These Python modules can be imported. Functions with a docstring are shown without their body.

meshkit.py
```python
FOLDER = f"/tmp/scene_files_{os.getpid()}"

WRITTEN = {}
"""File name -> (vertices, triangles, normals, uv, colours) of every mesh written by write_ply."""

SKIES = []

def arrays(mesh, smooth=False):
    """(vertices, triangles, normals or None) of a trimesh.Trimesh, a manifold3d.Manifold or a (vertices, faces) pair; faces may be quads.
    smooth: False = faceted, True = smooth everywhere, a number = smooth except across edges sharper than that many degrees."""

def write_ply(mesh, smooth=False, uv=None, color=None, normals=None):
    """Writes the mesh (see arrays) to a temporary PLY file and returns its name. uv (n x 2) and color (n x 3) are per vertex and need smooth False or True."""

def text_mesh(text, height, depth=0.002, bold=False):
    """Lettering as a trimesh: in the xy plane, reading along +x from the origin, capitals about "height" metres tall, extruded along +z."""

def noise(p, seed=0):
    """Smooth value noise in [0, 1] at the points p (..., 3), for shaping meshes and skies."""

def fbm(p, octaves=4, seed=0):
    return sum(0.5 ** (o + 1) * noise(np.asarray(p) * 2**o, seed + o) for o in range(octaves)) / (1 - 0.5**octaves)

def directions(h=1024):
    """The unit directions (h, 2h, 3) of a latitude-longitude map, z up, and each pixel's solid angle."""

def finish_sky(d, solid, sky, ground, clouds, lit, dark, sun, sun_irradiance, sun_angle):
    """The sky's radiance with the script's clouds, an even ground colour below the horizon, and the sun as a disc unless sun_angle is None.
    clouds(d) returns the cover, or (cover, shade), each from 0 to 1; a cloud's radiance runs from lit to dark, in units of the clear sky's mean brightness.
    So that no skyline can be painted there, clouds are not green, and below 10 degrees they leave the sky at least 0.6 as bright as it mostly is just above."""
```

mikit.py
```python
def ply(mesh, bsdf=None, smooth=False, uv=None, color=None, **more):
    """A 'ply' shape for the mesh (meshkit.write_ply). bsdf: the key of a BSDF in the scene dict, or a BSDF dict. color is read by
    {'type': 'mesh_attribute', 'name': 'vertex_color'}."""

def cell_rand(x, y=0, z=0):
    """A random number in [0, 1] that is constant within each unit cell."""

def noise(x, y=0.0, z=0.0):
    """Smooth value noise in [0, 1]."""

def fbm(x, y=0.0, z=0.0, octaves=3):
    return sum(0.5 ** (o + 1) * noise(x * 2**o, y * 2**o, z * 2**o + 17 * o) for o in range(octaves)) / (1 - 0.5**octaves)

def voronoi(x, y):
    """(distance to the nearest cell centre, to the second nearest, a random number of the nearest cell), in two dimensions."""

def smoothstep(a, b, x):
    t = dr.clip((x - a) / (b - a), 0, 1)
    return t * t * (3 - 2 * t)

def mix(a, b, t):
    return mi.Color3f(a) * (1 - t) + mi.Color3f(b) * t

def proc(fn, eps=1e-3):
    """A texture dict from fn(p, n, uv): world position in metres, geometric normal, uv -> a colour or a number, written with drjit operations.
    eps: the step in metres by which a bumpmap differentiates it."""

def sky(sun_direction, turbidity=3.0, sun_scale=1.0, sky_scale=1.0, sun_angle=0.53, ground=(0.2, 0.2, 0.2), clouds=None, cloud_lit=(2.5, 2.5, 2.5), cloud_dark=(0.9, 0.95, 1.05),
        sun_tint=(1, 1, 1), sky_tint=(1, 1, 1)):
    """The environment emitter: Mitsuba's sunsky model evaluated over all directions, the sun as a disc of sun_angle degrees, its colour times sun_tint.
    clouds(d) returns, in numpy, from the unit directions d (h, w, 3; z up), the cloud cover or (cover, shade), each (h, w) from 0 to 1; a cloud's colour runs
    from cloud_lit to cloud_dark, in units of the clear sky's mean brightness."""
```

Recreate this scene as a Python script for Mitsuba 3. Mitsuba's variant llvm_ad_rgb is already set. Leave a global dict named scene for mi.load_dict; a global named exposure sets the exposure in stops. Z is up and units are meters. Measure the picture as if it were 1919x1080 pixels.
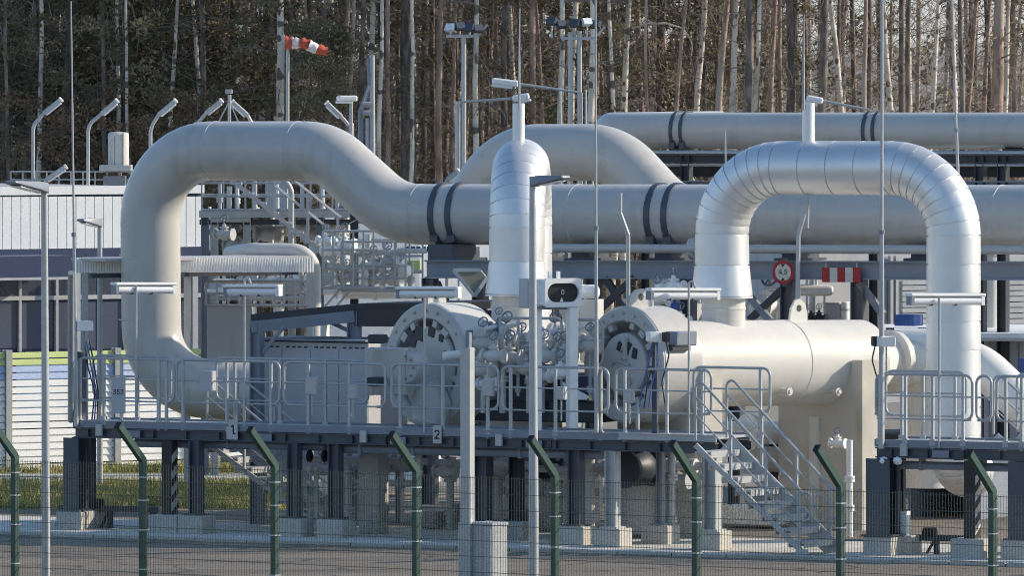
import math, random
import numpy as np, trimesh
import drjit as dr
import mitsuba as mi
import mikit, meshkit
from mikit import proc, noise, fbm, voronoi, cell_rand, smoothstep, mix

# ---------------------------------------------------------------- camera, sky, exposure
F, CX, YH, HC = 16000.0, 959.5, 100.0, 8.2      # focal length, centre column and horizon row (pixels of the 1919 px photograph), eye height
T = mi.ScalarTransform4f
scene, labels = {}, {}
scene['camera'] = {'type': 'perspective', 'fov': 2 * math.degrees(math.atan(CX / F)), 'fov_axis': 'x',
                   'near_clip': 1.0, 'far_clip': 9000.0, 'principal_point_offset_x': 0.0, 'principal_point_offset_y': (540 - YH) / 1080.0,
                   'to_world': T().look_at(origin=[0, 0, HC], target=[0, 100, HC], up=[0, 0, 1])}
SUN_EL, SUN_BACK = math.radians(26), math.radians(9)
SUN = [math.cos(SUN_EL) * math.cos(SUN_BACK), math.cos(SUN_EL) * math.sin(SUN_BACK), math.sin(SUN_EL)]
scene['sky_light'] = mikit.sky(SUN, turbidity=2.6, sun_scale=.88, sky_scale=1.35, ground=(.12, .12, .12), sun_tint=(.89, 1.0, 1.27), sky_tint=(.96, .99, 1.03), cloud_lit=(1.5, 1.5, 1.5), cloud_dark=(1.2, 1.2, 1.2),
                               clouds=lambda d: .75 * np.clip(1 - np.degrees(np.arcsin(np.clip(d[..., 2], -1, 1))) / 9.0, 0, 1) ** .7)
exposure = 2.22

# ---------------------------------------------------------------- frames
TH = math.radians(28.5)
EU, EV, EZ = np.array([math.cos(TH), -math.sin(TH), 0]), np.array([math.sin(TH), math.cos(TH), 0]), np.array([0, 0, 1.0])
ORG = np.array([0, 142.5, 0])
def rotf(deg):
    a = math.radians(deg); return np.array([[math.cos(a), math.sin(a), 0], [-math.sin(a), math.cos(a), 0], [0, 0, 1.0]])
FP = np.array([EU, EV, EZ])                      # plant axes
FW = np.eye(3)                                   # world axes
FB = rotf(32)                                    # axes of the buildings behind (x to the right and away)
FT = rotf(43)                                    # pig trap axis first
def at(px, py, Y): return np.array([(px - CX) / F * Y, Y, HC - (py - YH) / F * Y])
def P(u, v, z): return ORG + u * EU + v * EV + z * EZ
def onpl(px, py, A, d):
    """The point of the upright plane through A along d at a place measured in the photograph."""
    k = (px - CX) / F
    t = (k * A[1] - A[0]) / (d[0] - k * d[1])
    q = A + t * d
    return np.array([q[0], q[1], HC - (py - YH) / F * q[1]])
def pv(px, py, v): return onpl(px, py, ORG + v * EV, EU)
def gy(py): return HC * F / (py - YH)            # distance of ground seen on a row

# ---------------------------------------------------------------- mesh building
def nrm(a): a = np.asarray(a, float); return a / max(np.linalg.norm(a), 1e-12)
class MB:
    def __init__(s): s.v, s.f, s.n = [], [], 0
    def add(s, v, f):
        v = np.asarray(v, float); f = np.asarray(f, int)
        if f.shape[1] == 4: f = np.vstack([f[:, [0, 1, 2]], f[:, [0, 2, 3]]])
        s.v.append(v); s.f.append(f + s.n); s.n += len(v); return s
    BOXF = np.array([[0, 3, 2, 1], [4, 5, 6, 7], [0, 1, 5, 4], [1, 2, 6, 5], [2, 3, 7, 6], [3, 0, 4, 7]])
    def box(s, c, size, fr=FP):
        a, b, d = [np.asarray(x) for x in size_axes(size, fr)]
        c = np.asarray(c, float)
        v = [c - a - b - d, c + a - b - d, c + a + b - d, c - a + b - d, c - a - b + d, c + a - b + d, c + a + b + d, c - a + b + d]
        return s.add(v, MB.BOXF)
    def cbox(s, c, size, fr=FP, ch=.01):
        """a box with chamfered edges"""
        hx, hy, hz = [x / 2 for x in size]
        pts = []
        for sx in (-1, 1):
            for sy in (-1, 1):
                for sz in (-1, 1):
                    pts += [(sx * (hx - ch), sy * (hy - ch), sz * hz), (sx * (hx - ch), sy * hy, sz * (hz - ch)), (sx * hx, sy * (hy - ch), sz * (hz - ch))]
        m = trimesh.convex.convex_hull(np.array(pts))
        return s.add(np.asarray(c) + m.vertices @ fr, m.faces)
    def bar(s, p, q, w, h, up=None):
        p, q = np.asarray(p, float), np.asarray(q, float)
        d = nrm(q - p); up = np.array([0, 0, 1.0]) if up is None else np.asarray(up, float)
        if abs(d @ up) > .99: up = EV
        sd = nrm(np.cross(d, up)); u2 = np.cross(sd, d)
        a, b = sd * w / 2, u2 * h / 2
        v = [p - a - b, p + a - b, p + a + b, p - a + b, q - a - b, q + a - b, q + a + b, q - a + b]
        return s.add(v, MB.BOXF)
    def hsec(s, p, q, w, h, t=.02, up=None):
        """H section: two flanges and a web; up runs along the web"""
        p, q = np.asarray(p, float), np.asarray(q, float)
        d = nrm(q - p); up = np.array([0, 0, 1.0]) if up is None else np.asarray(up, float)
        if abs(d @ up) > .99: up = EV
        sd = nrm(np.cross(d, up)); u2 = np.cross(sd, d)
        o = u2 * (h - t) / 2
        s.bar(p + o, q + o, w, t, u2); s.bar(p - o, q - o, w, t, u2)
        return s.bar(p, q, t * .8, h - 2 * t, u2)
    def tube(s, pts, r, n=12, fil=0, seg=7, caps=True, closed=False):
        pts = np.asarray(pts, float)
        if fil is not 0: pts = fillet(pts, fil, seg)
        rr = np.broadcast_to(np.asarray(r, float), (len(pts),))
        t = np.gradient(pts, axis=0); t /= np.linalg.norm(t, axis=1, keepdims=True) + 1e-12
        a = nrm(np.cross(t[0], [0, 0, 1.0] if abs(t[0][2]) < .9 else EU)); A = [a]
        for i in range(1, len(pts)):
            a = nrm(a - t[i] * (a @ t[i])); A.append(a)
        A = np.array(A); B = np.cross(t, A)
        ph = np.arange(n) * 2 * np.pi / n
        v = pts[:, None] + rr[:, None, None] * (np.cos(ph)[None, :, None] * A[:, None] + np.sin(ph)[None, :, None] * B[:, None])
        i, j = np.meshgrid(np.arange(len(pts) - 1), np.arange(n), indexing='ij')
        q = np.stack([i * n + j, i * n + (j + 1) % n, (i + 1) * n + (j + 1) % n, (i + 1) * n + j], -1).reshape(-1, 4)
        s.add(v.reshape(-1, 3), q)
        if caps:
            for e, fl in ((0, True), (-1, False)):
                vv = np.vstack([v[e], pts[e]]); k = np.arange(n)
                f = np.stack([k, (k + 1) % n, k * 0 + n], 1)
                s.add(vv, f[:, ::-1] if fl else f)
        return s
    def lathe(s, o, axis, prof, n=40, ref=None):
        """prof: (t along axis, radius)"""
        axis = nrm(axis); a = nrm(np.cross(axis, [0, 0, 1.0] if abs(axis[2]) < .9 else EU)); b = np.cross(axis, a)
        ph = np.arange(n) * 2 * np.pi / n; prof = np.asarray(prof, float)
        v = np.asarray(o)[None, None] + prof[:, 0][:, None, None] * axis + prof[:, 1][:, None, None] * (np.cos(ph)[None, :, None] * a + np.sin(ph)[None, :, None] * b)
        i, j = np.meshgrid(np.arange(len(prof) - 1), np.arange(n), indexing='ij')
        q = np.stack([i * n + j, i * n + (j + 1) % n, (i + 1) * n + (j + 1) % n, (i + 1) * n + j], -1).reshape(-1, 4)
        return s.add(v.reshape(-1, 3), q[:, ::-1])
    def prism(s, poly, n_dir, th):
        """a convex or simple flat polygon (world points) thickened by th along n_dir"""
        poly = np.asarray(poly, float); n_dir = nrm(n_dir); k = len(poly)
        v = np.vstack([poly, poly + n_dir * th])
        f = [[0, i + 1, i] for i in range(1, k - 1)] + [[k, k + i, k + i + 1] for i in range(1, k - 1)]
        f = [list(x) for x in f]
        for i in range(k):
            j = (i + 1) % k; f += [[i, j, k + j], [i, k + j, k + i]]
        m = trimesh.Trimesh(v, np.array(f), process=False)
        if m.volume < 0: m.invert()
        return s.add(m.vertices, m.faces)
    def mesh(s): return trimesh.Trimesh(np.vstack(s.v), np.vstack(s.f), process=False)
def size_axes(size, fr): return [fr[i] * size[i] / 2 for i in range(3)]
def fillet(pts, fil, seg=7):
    pts = [np.asarray(p, float) for p in pts]; out = [pts[0]]
    fl = list(np.broadcast_to(fil, (len(pts) - 2,))) if len(pts) > 2 else []
    for i in range(1, len(pts) - 1):
        p, a, b = pts[i], nrm(pts[i - 1] - pts[i]), nrm(pts[i + 1] - pts[i])
        ang = math.acos(max(-1, min(1, float(a @ b))))
        if fl[i - 1] <= 0 or ang > math.pi - .02: out.append(p); continue
        L = min(fl[i - 1] / math.tan(ang / 2), .499 * np.linalg.norm(pts[i - 1] - p) if i > 1 else .98 * np.linalg.norm(pts[i - 1] - p), .499 * np.linalg.norm(pts[i + 1] - p) if i < len(pts) - 2 else .98 * np.linalg.norm(pts[i + 1] - p))
        r = L * math.tan(ang / 2); c = p + nrm(a + b) * (r / math.sin(ang / 2))
        s0, s1 = p + a * L, p + b * L; x, y = s0 - c, s1 - c
        w = math.pi - ang
        for k in range(seg + 1):
            t = k / seg
            out.append(c + (x * math.sin((1 - t) * w) + y * math.sin(t * w)) / math.sin(w))
    out.append(pts[-1])
    keep = [out[0]]
    for p in out[1:]:
        if np.linalg.norm(p - keep[-1]) > 1e-4: keep.append(p)
    return np.array(keep)

# ---------------------------------------------------------------- scene entries
count = {}
def ukey(k):
    count[k] = count.get(k, -1) + 1
    return k if count[k] == 0 else f'{k}_{count[k]:03d}'
def thing(name, label, cat, group=None):
    k = ukey(name); labels[k] = {'label': label, 'category': cat}
    if group: labels[k]['group'] = group
    return k
def part(parent, name, mb, mat, smooth=False, label=None, kind=None):
    k = ukey(parent + '__' + name)
    scene[k] = mikit.ply(mb.mesh() if isinstance(mb, MB) else mb, mat, smooth=smooth)
    if label or kind: labels[k] = {**({'label': label} if label else {}), **({'kind': kind} if kind else {})}
    return k
def solo(name, mb, mat, label, cat=None, group=None, smooth=False, kind=None):
    k = ukey(name); scene[k] = mikit.ply(mb.mesh() if isinstance(mb, MB) else mb, mat, smooth=smooth)
    labels[k] = {'label': label}
    if cat: labels[k]['category'] = cat
    if group: labels[k]['group'] = group
    if kind: labels[k]['kind'] = kind
    return k

# ---------------------------------------------------------------- materials
def M(name, fn=None, col=(.5, .5, .5), rough=.5, metal=0.0, two=True, **kw):
    c = proc(fn) if fn else {'type': 'rgb', 'value': list(col)}
    b = {'type': 'principled', 'base_color': c, 'roughness': rough, 'metallic': metal, **kw}
    scene[name] = {'type': 'twosided', 'bsdf': b} if two else b
    return name
def speck(col, amt=.12, sc=3.0, dirt=(.25, .23, .2), da=.25, ds=1.1):
    """a colour with fine grain and sparse stains"""
    def fn(p, n, uv):
        g = fbm(p.x * sc, p.y * sc, p.z * sc, 3)
        st = smoothstep(.62, .78, fbm(p.x * ds + 5, p.y * ds, p.z * ds * .5, 3))
        return mix(mi.Color3f(col) * (1 - amt + 2 * amt * g), mi.Color3f(dirt), st * da)
    return fn
def streaked(col, amt=.08, dirt=(.3, .27, .22), da=.2):
    """painted sheet with faint rain streaks that run down"""
    def fn(p, n, uv):
        g = fbm(p.x * 2.3, p.y * 2.3, p.z * 2.3, 3)
        st = smoothstep(.55, .8, noise(p.x * 9, p.y * 9, p.z * .8) * .6 + .4 * noise(p.x * 2, p.y * 2, p.z * .5))
        return mix(mi.Color3f(col) * (1 - amt + 2 * amt * g), mi.Color3f(dirt), st * da)
    return fn
M('pipe_paint', streaked((.485, .475, .45), .05, (.33, .31, .28), .22), rough=.3, specular=.5)
M('cream_paint', streaked((.58, .572, .54), .06, (.45, .4, .32), .2), rough=.5, specular=.35)
M('shell_paint', streaked((.47, .463, .445), .04, (.35, .33, .3), .2), rough=.4)
def alu_fn(p, n, uv):
    return mi.Color3f(.76, .77, .78) * (.93 + .1 * fbm(p.x * 1.7, p.y * 1.7, p.z * 1.7, 2))
def alu_r(p, n, uv): return .36 + .14 * fbm(p.x * 4, p.y * 4, p.z * 4, 2)
scene['aluminium'] = {'type': 'twosided', 'bsdf': {'type': 'principled', 'base_color': proc(alu_fn), 'roughness': proc(alu_r), 'metallic': .62}}
M('galvanised', speck((.43, .445, .455), .12, 7, (.33, .33, .32), .3), rough=.45, metal=.35)
M('slab_concrete', speck((.47, .45, .41), .14, 1.3, (.26, .24, .21), .6, .6), rough=.9)
M('steel_blue', speck((.065, .075, .096), .15, 4, (.14, .13, .12), .4), rough=.42)
M('steel_mid', speck((.20, .225, .27), .12, 4, (.16, .15, .14), .35), rough=.45)
M('steel_dark', speck((.035, .04, .05), .15, 4, (.08, .07, .06), .4), rough=.5)
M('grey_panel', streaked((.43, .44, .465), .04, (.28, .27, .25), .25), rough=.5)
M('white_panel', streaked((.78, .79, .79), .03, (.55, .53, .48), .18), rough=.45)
M('white_paint', speck((.80, .80, .78), .03, 3, (.55, .52, .46), .2), rough=.4)
M('navy', speck((.03, .045, .105), .08, 3, (.08, .08, .1), .3), rough=.45)
M('lime', speck((.52, .62, .24), .05, 3, (.4, .42, .2), .3), rough=.5)
M('pale_blue', speck((.40, .50, .74), .05, 3, (.4, .42, .45), .3), rough=.5)
M('blue_paint', speck((.05, .11, .34), .08, 3, (.08, .1, .2), .3), rough=.45)
M('fence_green', speck((.026, .066, .052), .15, 6, (.05, .07, .06), .3), rough=.38)
M('fence_wire', None, (.03, .055, .045), .5)
M('red_paint', speck((.33, .015, .02), .1, 5, (.25, .05, .04), .3), rough=.5)
M('sock_red', speck((.52, .10, .06), .1, 5, (.4, .1, .05), .3), rough=.85)
M('sock_white', speck((.75, .72, .68), .06, 5, (.5, .47, .42), .3), rough=.85)
M('black_paint', None, (.012, .012, .014), .5)
M('rubber', None, (.02, .02, .022), .7)
M('hazard_black', speck((.025, .024, .022), .2, 5), rough=.6)
M('hazard_white', speck((.55, .53, .48), .1, 5, (.3, .28, .24), .4), rough=.6)
M('olive_tray', speck((.20, .20, .16), .1, 5), rough=.6)
M('dark_interior', None, (.03, .042, .075), .8)
M('spandrel', speck((.075, .09, .13), .06, 2), rough=.3)
M('lamp_glass', None, (.78, .79, .80), .15, specular=.6)
scene['pane_glass'] = {'type': 'thindielectric', 'int_ior': 1.5}
def conc_fn(p, n, uv):
    g = fbm(p.x * 1.2, p.y * 1.2, p.z * 1.2, 4); f = fbm(p.x * 25, p.y * 25, p.z * 25, 2)
    st = smoothstep(.52, .7, fbm(p.x * .5 + 3, p.y * .9, p.z * .5, 3))
    return mix(mi.Color3f(.44, .425, .39) * (.75 + .3 * g + .2 * f), mi.Color3f(.27, .25, .22), st * .45)
M('concrete', conc_fn, rough=.85)
def asph_fn(p, n, uv):
    g = fbm(p.x * .35, p.y * 1.4, 0, 4); f = noise(p.x * 40, p.y * 40, 1)
    st = smoothstep(.5, .66, fbm(p.x * .22 + 9, p.y * .8, 3, 3))
    crack = smoothstep(.06, .0, dr.abs(fbm(p.x * .5, p.y * .9 + 40, 7, 3) - .5) * 2)
    c = mix(mi.Color3f(.16, .136, .112), mi.Color3f(.10, .09, .08), st * .7) * (.7 + .4 * g + .3 * f)
    return mix(c, mi.Color3f(.045, .042, .04), crack * .8)
M('beige_concrete', speck((.50, .475, .42), .12, 2, (.2, .18, .15), .4), rough=.7)
M('asphalt', asph_fn, rough=.85)
def sand_fn(p, n, uv):
    g = fbm(p.x * .08, p.y * .08, 0, 4)
    return mix(mi.Color3f(.16, .15, .13), mi.Color3f(.24, .225, .2), g)
M('sand', sand_fn, rough=.95)
def turf_fn(p, n, uv):
    g = fbm(p.x * 1.1, p.y * 2.5, 0, 3); f = noise(p.x * 18, p.y * 18, 2)
    return mix(mi.Color3f(.11, .12, .035), mi.Color3f(.24, .2, .075), smoothstep(.35, .65, g)) * (.6 + .8 * f)
M('turf', turf_fn, rough=.95)
def grassb_fn(p, n, uv):
    g = noise(p.x * 1.7, p.y * 1.7, 3)
    f = cell_rand(p.x * 60, p.y * 60, 1)
    return mix(mi.Color3f(.12, .15, .04), mi.Color3f(.44, .38, .13), smoothstep(.2, .65, g * .6 + f * .4))
M('grass_blades', grassb_fn, rough=.8)
def litter_fn(p, n, uv):
    return mix(mi.Color3f(.06, .045, .03), mi.Color3f(.15, .11, .07), fbm(p.x * 2, p.y * 2, 0, 4))
M('leaf_litter', litter_fn, rough=.95)
def bark_birch(p, n, uv):
    b = noise(p.x * 7 + 3, p.y * 7, p.z * 5.5); m = smoothstep(.66, .74, b)
    lo = fbm(p.x * 3, p.y * 3, p.z * 1.2, 2)
    return mix(mix(mi.Color3f(.74, .68, .58), mi.Color3f(.52, .46, .38), smoothstep(.4, .7, lo)), mi.Color3f(.06, .05, .045), m * .85)
M('birch_bark', bark_birch, rough=.8)
def bark_pine(p, n, uv):
    a = fbm(p.x * 9, p.y * 9, p.z * 2.2, 3); b = noise(p.x * .9, p.y * .9, p.z * .55)
    return mix(mix(mi.Color3f(.44, .31, .24), mi.Color3f(.25, .175, .135), smoothstep(.35, .65, a)), mi.Color3f(.50, .43, .36), smoothstep(.45, .75, b) * .6)
M('pine_bark', bark_pine, rough=.85)
def bark_dark(p, n, uv):
    a = fbm(p.x * 9, p.y * 9, p.z * 2.2, 3)
    return mix(mi.Color3f(.26, .215, .185), mi.Color3f(.12, .10, .088), smoothstep(.35, .65, a))
M('dark_bark', bark_dark, rough=.9)
M('twig', None, (.24, .20, .165), .85)
M('dark_twig', None, (.13, .11, .09), .9)
def needle_fn(p, n, uv):
    g = noise(p.x * .9, p.y * .9, p.z * .9); f = cell_rand(p.x * 9, p.y * 9, p.z * 9)
    return mix(mi.Color3f(.135, .13, .08), mi.Color3f(.27, .23, .16), smoothstep(.2, .8, g * .6 + f * .4))
scene['needles'] = {'type': 'principledthin', 'base_color': proc(needle_fn), 'roughness': .7, 'diff_trans': .5}
def deadleaf_fn(p, n, uv):
    f = cell_rand(p.x * 11, p.y * 11, p.z * 11)
    return mix(mi.Color3f(.15, .10, .07), mi.Color3f(.28, .2, .135), f)
scene['dead_leaves'] = {'type': 'principledthin', 'base_color': proc(deadleaf_fn), 'roughness': .8, 'diff_trans': .4}

# ================================================================ THE SETTING
g = MB()
for (x0, x1, y0, y1) in ((-3000, 3000, -200, 198), (-3000, 3000, 198, 8000)):
    g.add([[x0, y0, 0], [x1, y0, 0], [x1, y1, 0], [x0, y1, 0]], [[0, 1, 2, 3]])
solo('ground', g, 'sand', 'pale sandy ground of the site', kind='structure')
def sheet(name, pts, z, mat, label):
    m = MB(); v = [[p[0], p[1], z] for p in pts]
    m.add(v, [[0, i, i + 1] for i in range(1, len(v) - 1)])
    return solo(name, m, mat, label, kind='structure')
def gp(px, py): Y = gy(py); return ((px - CX) / F * Y, Y)
sheet('road', [(-60, 120), (60, 120), (60, 156), (-60, 156)], .004, 'asphalt', 'brown grey asphalt road around the plant')
a, b = np.array(gp(-400, 982)), np.array(gp(2400, 1072))
c, d = np.array(gp(2400, 905)), np.array(gp(-400, 962))
a = np.array(P(-17, -1.75, 0)[:2]); b = np.array(P(17, -1.75, 0)[:2]); c = np.array(P(17, 3.2, 0)[:2]); d = np.array(P(-17, 3.2, 0)[:2])
k = sheet('concrete_slab', [a, b, c, d], .006, 'asphalt', 'concrete slab of cast panels under the pipework platforms')
for i in range(17):
    for v0, v1 in ((-1.75, .72), (.735, 3.2)):
        u0, u1 = -17 + 2 * i, -17 + 2 * i + 1.985; m = MB(); m.add([P(u0, v0, .012), P(u1, v0, .012), P(u1, v1, .012), P(u0, v1, .012)], [[0, 1, 2, 3]]); part(k, 'panel', m, 'slab_concrete')
scene['kerb__stone'] = None; del scene['kerb__stone']; labels['kerb'] = {'label': 'row of low concrete kerb stones along the slab', 'kind': 'structure'}
for i in range(34):
    m = MB(); m.cbox(P(-16.5 + i, -1.86, .03 + .004 * (i % 3)), (.985, .17, .07), FP, .012); part('kerb', 'stone', m, 'concrete')
# strips behind the left platform, row by row
sheet('pavement', [gp(-700, 905), gp(700, 905), gp(700, 891), gp(-700, 891)], .012, 'concrete', 'narrow pale paved path in front of the slatted barrier')
sheet('lawn', [gp(-700, 957), gp(560, 957), gp(560, 906), gp(-700, 906)], .010, 'turf', 'yellow green lawn strip behind the left platform')
sheet('verge', [gp(-700, 890), gp(700, 890), gp(700, 860), gp(-700, 860)], .014, 'turf', 'narrow yellow green verge at the foot of the slatted barrier')
sheet('forest_floor', [(-90, 200), (90, 200), (120, 324), (-120, 324)], .006, 'leaf_litter', 'brown leaf litter under the trees')
rng = np.random.default_rng(5)
def grass_patch(name, x0, x1, r0, r1, n, hgt, label):
    px = rng.uniform(x0, x1, n); ya, yb = gy(r1), gy(r0); Y = rng.uniform(ya, yb, n)
    x = (px - CX) / F * Y; h = rng.uniform(.4, 1, n) * hgt; an = rng.uniform(0, np.pi, n); w = rng.uniform(.006, .014, n)
    lean = rng.normal(0, .3, (n, 2)) * h[:, None]
    b0 = np.stack([x - w * np.cos(an), Y - w * np.sin(an), 0 * x], 1); b1 = np.stack([x + w * np.cos(an), Y + w * np.sin(an), 0 * x], 1)
    tp = np.stack([x + lean[:, 0], Y + lean[:, 1], h], 1)
    v = np.stack([b0, b1, tp], 1).reshape(-1, 3); f = np.arange(3 * n).reshape(-1, 3)
    solo(name, trimesh.Trimesh(v, f, process=False), 'grass_blades', label, 'grass', kind='stuff')
grass_patch('grass', -80, 545, 908, 956, 26000, .22, 'long yellow green grass on the lawn strip behind the left platform')
grass_patch('grass', -80, 620, 868, 889, 12000, .2, 'short dry grass along the foot of the slatted barrier')

# ================================================================ BIG GREY PIPES
def px_path(pts, v): return [pv(x, y, v) for x, y in pts]
def strap_pair(pipe, px, v, rad, cz_py, w=.11, name='strap', mat='steel_blue'):
    for x in px:
        c = pv(x, cz_py, v); m = MB()
        m.lathe(c - EU * w / 2, EU, [(0, rad), (0, rad + .035), (w, rad + .035), (w, rad)], 48)
        m.box(c + EZ * -(rad + .05) - EV * .0, (w + .06, .5, .12))
        m.box(c - EV * (rad * .72) - EZ * (rad * .76), (w + .05, .1, .16))
        part(pipe, name, m, mat, 30)
VB = 11.3
RB = .555
pk = thing('pipeline', 'thick grey pipe with a big left loop that runs on across the whole plant', 'pipe')
low = pv(283, 735, VB)
path = [pv(560, 742, VB) + EV * .9, pv(470, 738, VB) + EV * .3, pv(285, 722, VB), pv(280, 284, VB), pv(612, 284, VB), pv(742, 402, VB), pv(2150, 407, VB)]
m = MB(); m.tube(path, RB, 48, [1.2, 1.35, 1.30, 1.25, 1.45], 14)
part(pk, 'pipe', m, 'pipe_paint', 40)
strap_pair(pk, (834, 866), VB, RB, 402)
strap_pair(pk, (1238, 1270), VB, RB, 404)
for (x, y, d) in ((280, 478, EZ), (279, 600, EZ), (405, 284, EU), (560, 284, EU), (790, 402, EU), (1085, 403, EU), (1440, 404, EU), (1668, 405, EU), (1880, 406, EU)):
    c = pv(x, y, VB); m = MB(); m.lathe(c - d * .012, d, [(0, RB), (0.004, RB + .006), (.02, RB + .006), (.024, RB)], 48)
    part(pk, 'weld_seam', m, 'pipe_paint', 40)
VR = 14
pk = thing('loop_pipe', 'grey expansion loop rising and falling behind the thick pipe', 'pipe')
m = MB(); m.tube(px_path([(840, 405), (868, 405), (950, 286), (1152, 286), (1262, 404), (1420, 404)], VR), .525, 44, [1.2, 1.35, 1.35, 1.2], 12)
part(pk, 'pipe', m, 'pipe_paint', 40)
VU = 17.6
pk = thing('upper_pipe', 'high grey pipe along the edge of the wood, above the other pipes', 'pipe')
RU = .34
e0 = pv(1130, 245, VU)
m = MB(); m.tube([e0 + EV * 5 - EU * .1, e0, pv(2200, 246, VU)], RU, 36, .5, 10); part(pk, 'pipe', m, 'pipe_paint', 40)
strap_pair(pk, (1272, 1290), VU, RU, 245, .06)
strap_pair(pk, (1632, 1650), VU, RU, 245, .06)
# small creamy pipe loop in front of the stair tower
pk = thing('cream_pipe', 'slim cream pipe bent down behind the corrugated canopy edge', 'pipe')
q = at(480, 470, 171)
m = MB(); m.tube([at(430, 476, 163), at(470, 470, 161.9), at(588, 471, 161.7), at(588, 800, 161.7)], .142, 24, [.35, .42], 10); part(pk, 'pipe', m, 'cream_paint', 40)

# ================================================================ PIPE RACK
rk = thing('pipe_rack', 'dark blue steel rack of beams and columns carrying the thick grey pipe', 'rack')
VK = 10.35
def rbeam(rk, p, q, w, h, mat='steel_blue', name='beam'):
    m = MB(); m.hsec(p, q, w, h, .025); return part(rk, name, m, mat)
rbeam(rk, pv(800, 505, VK), pv(2150, 509, VK), .2, .33, 'steel_mid')
rbeam(rk, pv(800, 505, VK + 1.9), pv(2150, 509, VK + 1.9), .2, .33)
for x in (806, 1113, 1290, 1478, 1610):
    q = pv(x, 505, VK)
    rbeam(rk, q + EV * .12, q + EV * 1.8, .16, .2, name='cross_beam')
    m = MB(); m.hsec(np.array([q[0], q[1], .0]) + EV * .0, q - EZ * .17, .22, .24, .02, EU); part(rk, 'column', m, 'steel_blue')
    if x in (806, 1290): b = q + EV * 1.9; m = MB(); m.hsec(np.array([b[0], b[1], .0]), b - EZ * .17, .22, .24, .02, EU); part(rk, 'column', m, 'steel_blue')
for (x0, y0, x1, y1) in ((1405, 600, 1470, 540), (1610, 530, 1655, 590), (1120, 585, 1190, 520), (1135, 522, 1185, 600), (870, 640, 818, 530), (1395, 545, 1455, 615)):
    m = MB(); m.bar(pv(x0, y0, VK + .02), pv(x1, y1, VK + .02), .1, .12); part(rk, 'brace', m, 'steel_mid' if x0 in (1610, 1395) else 'steel_dark')
for x in (864, 1010, 1106, 1262, 1500, 1742):
    q = pv(x, 476, VB); m = MB(); m.box(q, (.34, .8, .24)); m.box(q - EZ * .1, (.55, 1.0, .05)); part(rk, 'pipe_saddle', m, 'steel_blue')
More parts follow.
